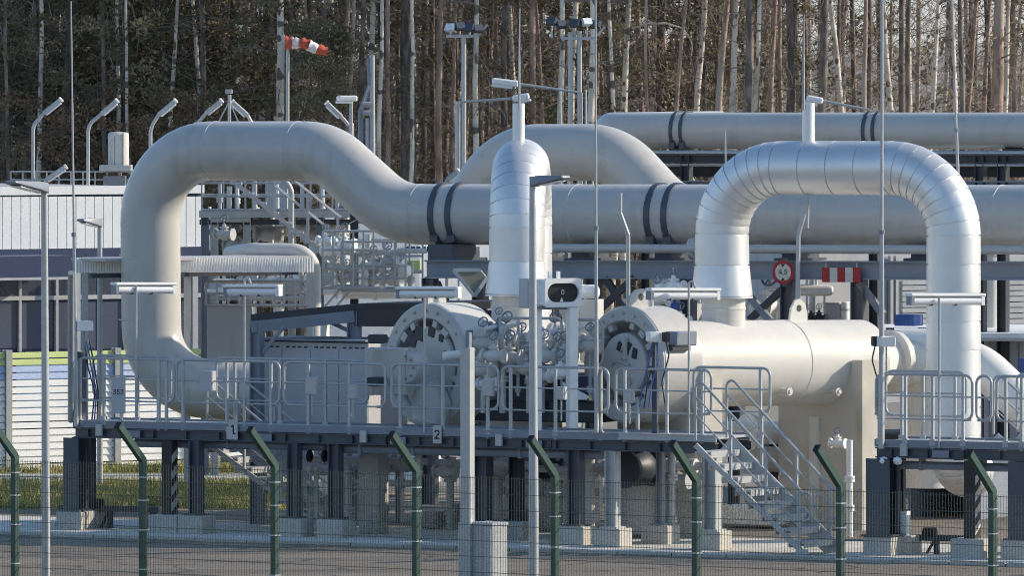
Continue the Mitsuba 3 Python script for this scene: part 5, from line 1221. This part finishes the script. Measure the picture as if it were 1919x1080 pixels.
for nm, c, sz in (('back_wall', o + EU * L / 2 + EV * 3.2 + EZ * zt / 2, (L, .06, zt)), ('side_wall', o + EV * 1.6 + EZ * zt / 2, (.06, 3.1, zt)), ('side_wall', o + EU * L + EV * 1.6 + EZ * zt / 2, (.06, 3.1, zt)), ('roof', o + EU * L / 2 + EV * 1.55 + EZ * (zt + .05), (L + .2, 3.5, .08))):
    m = MB(); m.box(c, sz); part(k, nm, m, 'steel_mid')
for i in range(2):
    m = MB(); m.cbox(o + EU * (.35 + .6 * i) + EV * 2.4 + EZ * .4, (.5, .6, .8), FP, .02); part(k, 'crate', m, 'steel_dark')
# ---- clutter under the long platform and in the gap under the big loop
rc = np.random.default_rng(61)
items = sorted([(float(x), float(rc.uniform(838, 860)), float(rc.uniform(.9, 3.0)), i) for i, x in enumerate(np.linspace(575, 1320, 12) + rc.uniform(-18, 18, 12))])
for i, (x, y, v, j) in enumerate(items):
    q = pv(x, y, v); pipe('upright pipe with a flange, ' + nth([(a_[0], 0) for a_ in items], i) + ' in the shade under the long platform', [np.array([q[0], q[1], .02]), q], .045 + .02 * (j % 3), ('cream_paint', 'galvanised', 'shell_paint')[j % 3], fl=((0, .25), (0, .7)))
for i, (x0, x1, y, v) in enumerate(((580, 800, 862, 1.6), (820, 1000, 870, 2.0), (1010, 1200, 880, 1.5), (1180, 1330, 872, 2.2), (640, 780, 905, 2.4), (930, 1120, 920, 2.6))):
    pipe('level pipe under the long platform, ' + ('upper left one', 'one by the thick post', 'one by the middle lamp post', 'one left of the stairs', 'lower left one', 'lower middle one')[i], [pv(x0, y, v), pv(x1, y + (x1 - x0) * .02, v)], .06 + .015 * (i % 2), ('shell_paint', 'cream_paint')[i % 2], fl=((0, .15), (0, .5), (0, .8)))
items = [(605, 880), (690, 885), (760, 870), (835, 885), (940, 880), (985, 915), (1065, 895), (1110, 880), (1265, 900)]
for i, (x, y) in enumerate(items):
    valve(x, y, pv(x, y, 1.9 + .2 * (i % 3))[1], .42 + .06 * (i % 3), 'flanged valve, ' + nth(items, i) + ' in the shade under the long platform', ('cream_paint', 'shell_paint', 'galvanised')[i % 3], stem=.3)
items = [(395, 388, 470), (412, 345, 405), (428, 350, 460), (447, 345, 410), (478, 345, 455), (508, 400, 465), (522, 345, 460), (566, 345, 455), (583, 405, 460), (607, 350, 440), (632, 365, 450), (648, 380, 455)]
for i, (x, y0, y1) in enumerate(items):
    pipe('thin upright tube, ' + nth(items, i) + ' in the frame work inside the big loop', [at(x, y1, Yw + .8 - .15 * (i % 5)), at(x + (i % 3 - 1) * 2, y0, Yw + .8 - .15 * (i % 5))], .028 + .012 * (i % 3), ('white_paint', 'galvanised', 'cream_paint')[i % 3], fl=((0, .5),))
items = [(416, 380, 480), (428, 470, 560), (436, 385, 430), (440, 500, 650), (418, 560, 660), (448, 590, 668)]
for i, (y, x0, x1) in enumerate(items):
    pipe('thin level tube inside the big loop, ' + ('highest at its left', 'under the stair flight', 'lowest at its left', 'long one right of the stair flight', 'highest at its right', 'lowest at its right')[i], [at(x0, y, Yw + .5), at(x1, y, Yw + .5)], .03 + .014 * (i % 3), ('white_paint', 'cream_paint', 'galvanised')[i % 3], fl=((0, .3), (0, .8)))
items = [(500, 440, .5), (560, 432, .45), (590, 440, .5), (640, 425, .45), (440, 460, .45), (480, 400, .3)]
for i, (x, y, s) in enumerate(items):
    valve(x, y, Yw + .3, s, 'pale valve, ' + nth(items, i) + ' in the frame work inside the big loop', 'white_paint' if i % 2 else 'shell_paint', stem=.3)
for i, (x, y, w_, h_, d_) in enumerate(((585, 724, .22, .3, 0), (662, 735, .16, .24, 0), (915, 728, .2, .28, 0), (1052, 738, .18, .22, 0), (1180, 745, .14, .2, 0))):
    k = thing('switch_box', ('small switch box on the rail post left of the grey cabinet doors', 'small switch box on the rail post right of the grey cabinet doors', 'switch box on the rail right of the thick square post', 'switch box on the rail right of the middle lamp post', 'switch box on the rail below the right trap door')[i], 'switch box')
    c = pv(x, y, -.06); m = MB(); m.cbox(c, (w_, .1, h_), FP, .012); part(k, 'body', m, 'grey_panel'); m = MB(); m.box(c - EV * .055, (w_ - .04, .012, h_ - .05), FP); part(k, 'door', m, 'shell_paint'); m = MB(); m.tube([c - EZ * h_ / 2, c - EZ * (h_ / 2 + .35)], .014, 8); part(k, 'conduit', m, 'galvanised', 40)

# ================================================================ THE WOOD BEHIND
R = np.random.default_rng(11)
def trunk_mesh(h, r, R, bend=.25, n=9, seg=18, lean=0.0):
    """tapered trunk with slow bends; returns the mesh and a function height -> (point, radius)"""
    z = np.linspace(0, h, seg + 1); ph = R.uniform(0, 6.28, 4); w = R.uniform(.25, .6, 2)
    x = bend * (np.sin(z * w[0] + ph[0]) - np.sin(ph[0])) * .5 + lean * z; y = bend * (np.sin(z * w[1] + ph[1]) - np.sin(ph[1])) * .5
    x += .012 * np.sin(z * 2.1 + ph[2]); rad = r * (1 - .75 * (z / h) ** 1.1); rad[0] *= 1.25
    pts = np.stack([x, y, z], 1); m = MB(); m.tube(pts, rad, n, caps=True)
    return m, lambda zz: (np.array([np.interp(zz, z, x), np.interp(zz, z, y), zz]), float(np.interp(zz, z, rad)))
def limb(m, p, d, L, r, R, n=5, droop=.0, kink=.35, sub=2, sides=4):
    """a crooked branch with side twigs"""
    pts = [p]; d = nrm(d)
    for i in range(n):
        d = nrm(d + R.normal(0, kink, 3) * .5 + np.array([0, 0, -droop])); pts.append(pts[-1] + d * L / n)
    pts = np.array(pts); m.tube(pts, np.linspace(r, r * .25, len(pts)), sides, caps=False)
    for _ in range(sub):
        i = R.integers(1, n); dd = nrm(nrm(pts[i] - pts[i - 1]) + R.normal(0, .7, 3)); q = pts[i]; l2 = L * R.uniform(.2, .5)
        pp = np.array([q, q + dd * l2 * .5, q + nrm(dd + R.normal(0, .3, 3)) * l2]); m.tube(pp, np.linspace(r * .5, r * .15, 3), 3, caps=False)
    return pts
def clumps(C, n_each, size, R, qs=(.16, .028)):
    """needle or leaf clumps: many small pointed faces around the centres C"""
    C = np.asarray(C); N = len(C) * n_each
    o = R.normal(0, 1, (N, 3)); o /= np.linalg.norm(o, axis=1, keepdims=True) + 1e-9; o *= R.uniform(.1, 1, (N, 1)) ** .6
    c = np.repeat(C, n_each, 0) + o * np.repeat(np.broadcast_to(size, (len(C),)), n_each)[:, None] * np.array([1, 1, .6])
    a = R.normal(0, 1, (N, 3)) + o * .8; a /= np.linalg.norm(a, axis=1, keepdims=True); b = np.cross(a, R.normal(0, 1, (N, 3))); b /= np.linalg.norm(b, axis=1, keepdims=True)
    L = qs[0] * R.uniform(.6, 1.3, (N, 1)); W = qs[1] * R.uniform(.7, 1.3, (N, 1))
    v = np.stack([c - a * L / 2, c + b * W, c + a * L / 2, c - b * W], 1).reshape(-1, 3); i = np.arange(N) * 4
    f = np.vstack([np.stack([i, i + 1, i + 2], 1), np.stack([i, i + 2, i + 3], 1)])
    return v, f
def make_tree(kind, R, h=17., r=.088, lean=0., low=3.2, bend=0):
    """returns dict part -> (mesh, material, smooth)"""
    out = {}; tm, at_ = trunk_mesh(h, r, R, bend=bend if bend else .26 if kind == 'birch' else .14, lean=lean)
    out['trunk'] = (tm.mesh(), {'birch': 'birch_bark', 'pine': 'pine_bark', 'dark': 'dark_bark', 'low': 'dark_bark', 'fir': 'dark_bark'}[kind], 60)
    bm = MB(); nb = {'birch': 13, 'pine': 20, 'dark': 22, 'low': 26, 'fir': 20}[kind]; tips = []
    for i in range(nb):
        z = R.uniform(low, h * .62); p, rr = at_(z); az = R.uniform(0, 6.28)
        L = R.uniform(.3, 1.5) if kind != 'low' else R.uniform(.8, 2.2)
        d = [math.cos(az), math.sin(az), R.uniform(-.15, .7)]
        pts = limb(bm, p, d, L, max(.008, min(.026, rr * .2)), R, droop=.05, sub=2); tips.append(pts[-1]); tips.append(pts[-3])
    top = []
    for i in range(16 if kind != 'fir' else 10):
        z = h * R.uniform(.62, 1.0); p, rr = at_(min(z, h * .99)); az = R.uniform(0, 6.28); L = R.uniform(.9, 2.4) * (1.15 - .5 * z / h)
        pts = limb(bm, p, [math.cos(az), math.sin(az), R.uniform(.1, .6)], L, .03, R, sub=1); top += [pts[-1], pts[-2], pts[-4]]
    out['branches'] = (bm.mesh(), 'twig', False)
    C, S = [], []
    if kind in ('pine', 'dark'): C += top; S += [.55] * len(top); ne = 34
    if kind == 'birch': ne = 0
    if kind == 'low':
        for q in tips: C.append(q); S.append(R.uniform(.3, .6))
        C += top; S += [.6] * len(top); ne = 44
    if kind == 'fir':
        for i in range(46):
            z = R.uniform(2.0, h); p, _ = at_(min(z, h * .98)); az = R.uniform(0, 6.28); L = R.uniform(.3, 2.0) * (1.05 - .8 * z / h)
            q = p + np.array([math.cos(az) * L, math.sin(az) * L, -L * .15]); bm2 = [p, q]; C.append(q); S.append(R.uniform(.35, .6)); C.append(p + (q - p) * .55); S.append(.4)
        ne = 46
    make_tree.at = at_
    if C: v, f = clumps(C, ne, np.array(S), R, (.19, .03)); out['crown'] = (trimesh.Trimesh(v, f, process=False), 'needles', False)
    return out
cache = {}
def proto(kind, i, **kw):
    key = (kind, i)
    if key not in cache:
        t = make_tree(kind, np.random.default_rng(100 + 17 * i + sum(map(ord, kind))), **kw)
        cache[key] = {n: mikit.ply(me, mat, smooth=sm) for n, (me, mat, sm) in t.items()}
    return cache[key]
def plant(name, label, group, pr, x, Y, sc=1.0, rot=0., lean=0., cat='tree', flat=1.0):
    k = thing(name, label, cat, group)
    tw = T().translate([x, Y, 0]).rotate([0, 1, 0], math.degrees(lean)).rotate([0, 0, 1], math.degrees(rot)).scale([sc * flat, sc * flat, sc])
    for n, d in pr.items():
        scene[k + '__' + n] = {**d, 'to_world': tw}
        if n != 'trunk': labels[k + '__' + n] = {'kind': 'stuff'}
    return k
# trees of the front row, from the left: column at the top of the picture, half width in pixels, kind, lean
front = [(10, 3.2, 'dark', 0, 'dark leafy trunk at the far left edge'), (78, 4.5, 'birch', .02, 'pale thin trunk left of the leftmost curved lamp'), (219, 4, 'birch', .0, 'pale broken trunk between the second and third curved lamps'), (236, 3, 'birch', -.03, 'thin pale trunk right of the second curved lamp'),
 (330, 4, 'birch', .05, 'pale forked trunk above the third curved lamp'), (365, 4.5, 'birch', -.06, 'pale trunk leaning right above the top bend of the big loop'), (526, 8, 'birch', .0, 'thick pale trunk just left of the windsock'), (575, 3, 'pine', .0, 'thin trunk below the windsock tip'),
 (650, 4, 'pine', .02, 'thin reddish trunk left of the duct post'), (662, 4, 'pine', .03, 'thin reddish twin trunk left of the duct post'), (698, 6, 'birch', .0, 'pale trunk rising over the duct post'), (716, 4.5, 'birch', .0, 'pale trunk right of the duct post'), (727, 4.5, 'pine', .0, 'reddish trunk second to the right of the duct post'),
 (763, 13, 'dark', .0, 'thickest dark trunk left of the middle'), (773, 4, 'birch', .02, 'thin pale trunk against the thickest dark trunk'), (825, 5.5, 'pine', .0, 'pale reddish trunk left of the floodlight mast'), (852, 4, 'pine', .0, 'thin brown trunk behind the floodlight mast'),
 (893, 5.5, 'birch', .015, 'pale trunk right of the floodlight mast'), (998, 6, 'pine', .01, 'pale orange trunk right of the silver riser vent'), (1008, 3.5, 'pine', -.03, 'thin leaning trunk right of the silver riser vent'), (1054, 6, 'birch', -.01, 'mottled birch left of the twin pole mast'), (1077, 6.5, 'birch', .01, 'mottled birch behind the twin pole mast'), (1112, 7, 'birch', -.005, 'white birch right of the twin pole mast'),
 (1143, 4, 'birch', -.04, 'slim birch left of the one with a long arching limb'), (1176, 6, 'birch', .06, 'leaning birch with one long arching limb'), (1210, 3, 'pine', .0, 'slim brown trunk under the arching birch limb'), (1280, 4, 'pine', .085, 'slim brown trunk leaning right of the arching limb'), (1318, 6, 'birch', .075, 'white birch leaning left of the pair of pines'), (1358, 6, 'pine', .05, 'left trunk of the pair of pines'), (1378, 6.5, 'birch', .03, 'pale trunk right of the pair of pines'),
 (1450, 5.5, 'pine', .02, 'brown trunk left of the right lightning rod'), (1422, 5, 'birch', .04, 'broken birch left of the right lightning rod'), (1562, 6, 'birch', -.08, 'forked birch right of the right lightning rod'), (1622, 4.5, 'pine', .03, 'slim trunk left of the tall right mast'), (1658, 5.5, 'birch', -.07, 'pale birch beside the tall right mast'), (1690, 6, 'dark', .0, 'dark trunk right of the tall right mast'), (1702, 5, 'dark', .01, 'second dark trunk right of the tall right mast'), (1756, 5, 'birch', .06, 'pale trunk leaning left of the mast behind the arch'),
 (1786, 4.5, 'birch', -.03, 'pale trunk beside the mast behind the arch'), (1800, 5, 'dark', .0, 'dark trunk right of the mast behind the arch'), (1872, 11, 'pine', .01, 'thickest pine near the right edge'), (1888, 5, 'birch', .02, 'pale trunk against the thickest pine near the right edge'), (1545, 8, 'dark', 0, 'dark trunk left of the forked birch'), (1480, 7, 'dark', 0, 'dark trunk left of the lightning rod of the right arch'), (1405, 8, 'dark', .0, 'dark trunk right of the pair of pines'), (680, 5, 'dark', .0, 'dark trunk left of the duct post'), (945, 6, 'dark', .0, 'dark trunk left of the silver riser vent')]
for i, (px, hw, kind, lean, lab) in enumerate(front):
    Y = 203.5 + (i * 37 % 11) * .45; rad = hw / F * Y; hb = 17. if kind != 'birch' else 15.
    base_r = {'birch': .115, 'pine': .135, 'dark': .16}[kind]; fl = rad / (base_r * .62)
    t = make_tree(kind, np.random.default_rng(900 + i), h=hb, r=rad * 1.45, lean=0., low=3.0, bend=.12)
    x = (px - CX) / F * Y - lean * 8.8 - make_tree.at(8.8)[0][0]
    k = thing('birch_tree' if kind == 'birch' else 'pine_tree', lab, 'tree', 'trees along the edge of the wood')
    tw = T().translate([x, Y, 0]).rotate([0, 1, 0], math.degrees(lean))
    if 'arching' in lab and kind == 'birch' and 'one long' in lab:
        m = MB(); p = at(1172, 60, Y) - np.array([x, Y, 0]); pts = [p - np.array([.02, 0, 0])]
        for qx, qy in ((1190, 52), (1215, 44), (1250, 44), (1275, 52), (1290, 66), (1297, 84), (1296, 105)): pts.append(at(qx, qy, Y) - np.array([x, Y, 0]))
        m.tube(pts, np.linspace(.034, .01, len(pts)), 7, caps=False); pts = [at(1170, 92, Y) - np.array([x, Y, 0]), at(1190, 76, Y) - np.array([x, Y, 0]), at(1214, 54, Y + .3) - np.array([x, Y, 0])]; m.tube(pts, [.022, .016, .007], 5, caps=False)
        scene[k + '__arching_limb'] = mikit.ply(m.mesh(), 'birch_bark', smooth=60, to_world=T().translate([x, Y, 0]))
    for n, (me, mat, sm) in t.items():
        scene[k + '__' + n] = mikit.ply(me, mat, smooth=sm, to_world=tw)
        if n != 'trunk': labels[k + '__' + n] = {'kind': 'stuff'}
# the rows behind: copies of a few trees
def scatter(n, y0, y1, kinds, name, label, group, seed, spread=1.08, mind=.35, sc=(.85, 1.15), px=None):
    rg = np.random.default_rng(seed); done = []
    while len(done) < n:
        Y = rg.uniform(y0, y1); p = rg.uniform(-70, 1990) if px is None else rg.uniform(*px); x = (p - CX) / F * Y
        if all((x - a) ** 2 + .15 * (Y - b) ** 2 > mind ** 2 for a, b in done[-60:]):
            done.append((x, Y)); kd = kinds[rg.integers(len(kinds))]
            s = rg.uniform(*sc); plant(name, label, group, proto(kd, int(rg.integers(4))), x, Y, s, rg.uniform(0, 6.28), rg.normal(0, .025))
scatter(26, 206, 214, ['low', 'fir', 'low'], 'young_pine', 'young dark green pine with low branches in the left half of the wood', 'young pines in the left half of the wood', 21, px=(-60, 560), mind=.6)
scatter(10, 209, 220, ['low', 'low', 'dark'], 'young_pine', 'young dark pine deep in the middle of the wood', 'young pines in the middle of the wood', 22, px=(560, 1420), mind=.8)
scatter(70, 209, 226, ['dark', 'pine', 'pine', 'birch', 'dark'], 'tree', 'slender trunk in the second row of the wood', 'trees in the second row of the wood', 23)
scatter(95, 226, 262, ['dark', 'pine', 'pine', 'birch', 'dark'], 'tree', 'thin shaded trunk deep in the wood', 'trees deep in the wood', 24, mind=.3)
scatter(60, 262, 310, ['dark', 'pine', 'birch', 'dark'], 'tree', 'thin dark trunk at the back of the wood', 'trees at the back of the wood', 25, mind=.3)
# the green pine crown right of the windsock
rp_ = np.random.default_rng(77); C = []
for i in range(34):
    C.append(at(rp_.uniform(556, 650), rp_.uniform(48, 235), 202.6 + rp_.uniform(-.8, 1.2)))
C = [c for c in C if c[0] > at(548 + max(0, (c[2] - 7.6)) * 10, 0, 202.6)[0]]
k = thing('bushy_pine', 'bushy green pine crown right of the windsock', 'tree'); tm, _ = trunk_mesh(11., .09, rp_, .15); b = at(610, 300, 203.2); me = tm.mesh(); me.apply_translation([b[0], b[1], 0]); part(k, 'trunk', me, 'dark_bark', 60)
m = MB(); 
for c in C:
    z = c[2] - .35; p = np.array([b[0], b[1], z]); m.tube([p, (p + c) / 2 + EZ * .05, c], [.022, .016, .006], 4, caps=False)
part(k, 'branches', m, 'twig', kind='stuff')
v, f = clumps(C, 120, .42, rp_, (.15, .022)); part(k, 'crown', trimesh.Trimesh(v, f, process=False), 'needles', kind='stuff')
# undergrowth and the tangle of dead twigs
def tangle(name, label, n, y0, y1, z0, z1, mat, seed, px=(-60, 1980), L=(.3, 1.3), r=(.004, .011), up=.25):
    rg = np.random.default_rng(seed); Y = rg.uniform(y0, y1, n); p = rg.uniform(*px, n); x = (p - CX) / F * Y; z = rg.uniform(z0, z1, n)
    d = rg.normal(0, 1, (n, 3)); d[:, 2] = np.abs(d[:, 2]) * .6 + up; d /= np.linalg.norm(d, axis=1, keepdims=True); l = rg.uniform(*L, n)[:, None]; rr = rg.uniform(*r, n)
    a = np.stack([x, Y, z], 1); e = nrm(np.array([.3, .2, .1]))
    q = a + d * l * .5 + rg.normal(0, .05, (n, 3)); b = q + (d + rg.normal(0, .3, (n, 3))) * l * .5
    V, Fc = [], []
    s = np.cross(d, e); s /= np.linalg.norm(s, axis=1, keepdims=True); t = np.cross(d, s)
    for ctr, k_ in ((a, 1.), (q, .8), (b, .35)):
        for an in (0, 2.094, 4.189): V.append(ctr + (s * math.cos(an) + t * math.sin(an)) * (rr * k_)[:, None])
    V = np.stack(V, 1).reshape(-1, 3); i = np.arange(n)[:, None] * 9
    F0 = []
    for lv in (0, 3):
        for j in range(3): j2 = (j + 1) % 3; F0 += [[lv + j, lv + j2, lv + 3 + j2], [lv + j, lv + 3 + j2, lv + 3 + j]]
    Fa = (i[:, :, None] + np.array(F0)[None]).reshape(-1, 3)
    solo(name, trimesh.Trimesh(V, Fa, process=False), mat, label, 'brushwood', kind='stuff')
tangle('brushwood', 'tangle of bare brown twigs along the edge of the wood', 5500, 203, 212, .2, 10.5, 'twig', 31)
tangle('brushwood', 'tangle of bare twigs deeper in the wood', 14000, 212, 250, .2, 11.5, 'twig', 32, L=(.4, 2.0), r=(.006, .016))
rg = np.random.default_rng(41)
C = np.stack([(rg.uniform(-60, 420, 150) - CX) / F * 204, rg.uniform(201.5, 205, 150), rg.uniform(3.2, 7.2, 150)], 1)
v, f = clumps(C, 60, .4, rg, (.085, .032)); solo('undergrowth', trimesh.Trimesh(v, f, process=False), 'dead_leaves', 'brown leafy undergrowth at the left edge of the wood', 'undergrowth', kind='stuff')
def foliage(label, n, y0, y1, z0, z1, px, size, seed, mat='needles', qs=(.3, .06), per=40):
    rg = np.random.default_rng(seed); Y = rg.uniform(y0, y1, n); x = (rg.uniform(*px, n) - CX) / F * Y; z = rg.uniform(z0, z1, n)
    v, f = clumps(np.stack([x, Y, z], 1), per, rg.uniform(.6, 1.3, n) * size, rg, qs); solo('distant_foliage', trimesh.Trimesh(v, f, process=False), mat, label, 'foliage', kind='stuff')
foliage('dark mass of needles far back in the left half of the wood', 900, 226, 300, .5, 13, (-70, 900), .9, 51, per=60)
foliage('dark mass of needles far back in the middle of the wood', 520, 230, 300, .5, 13, (850, 1450), .9, 52, per=60)
foliage('broken mass of needles far back in the right part of the wood', 105, 235, 305, .3, 13, (1400, 1990), .8, 53, per=60)
foliage('ragged needle tufts near the left edge of the wood', 190, 202.5, 214, 4, 12, (-60, 530), .5, 54, qs=(.18, .03), per=70)
foliage('ragged needle tufts among the trunks in the middle of the wood', 70, 204, 214, 5, 12, (530, 1300), .45, 55, qs=(.18, .03), per=60)
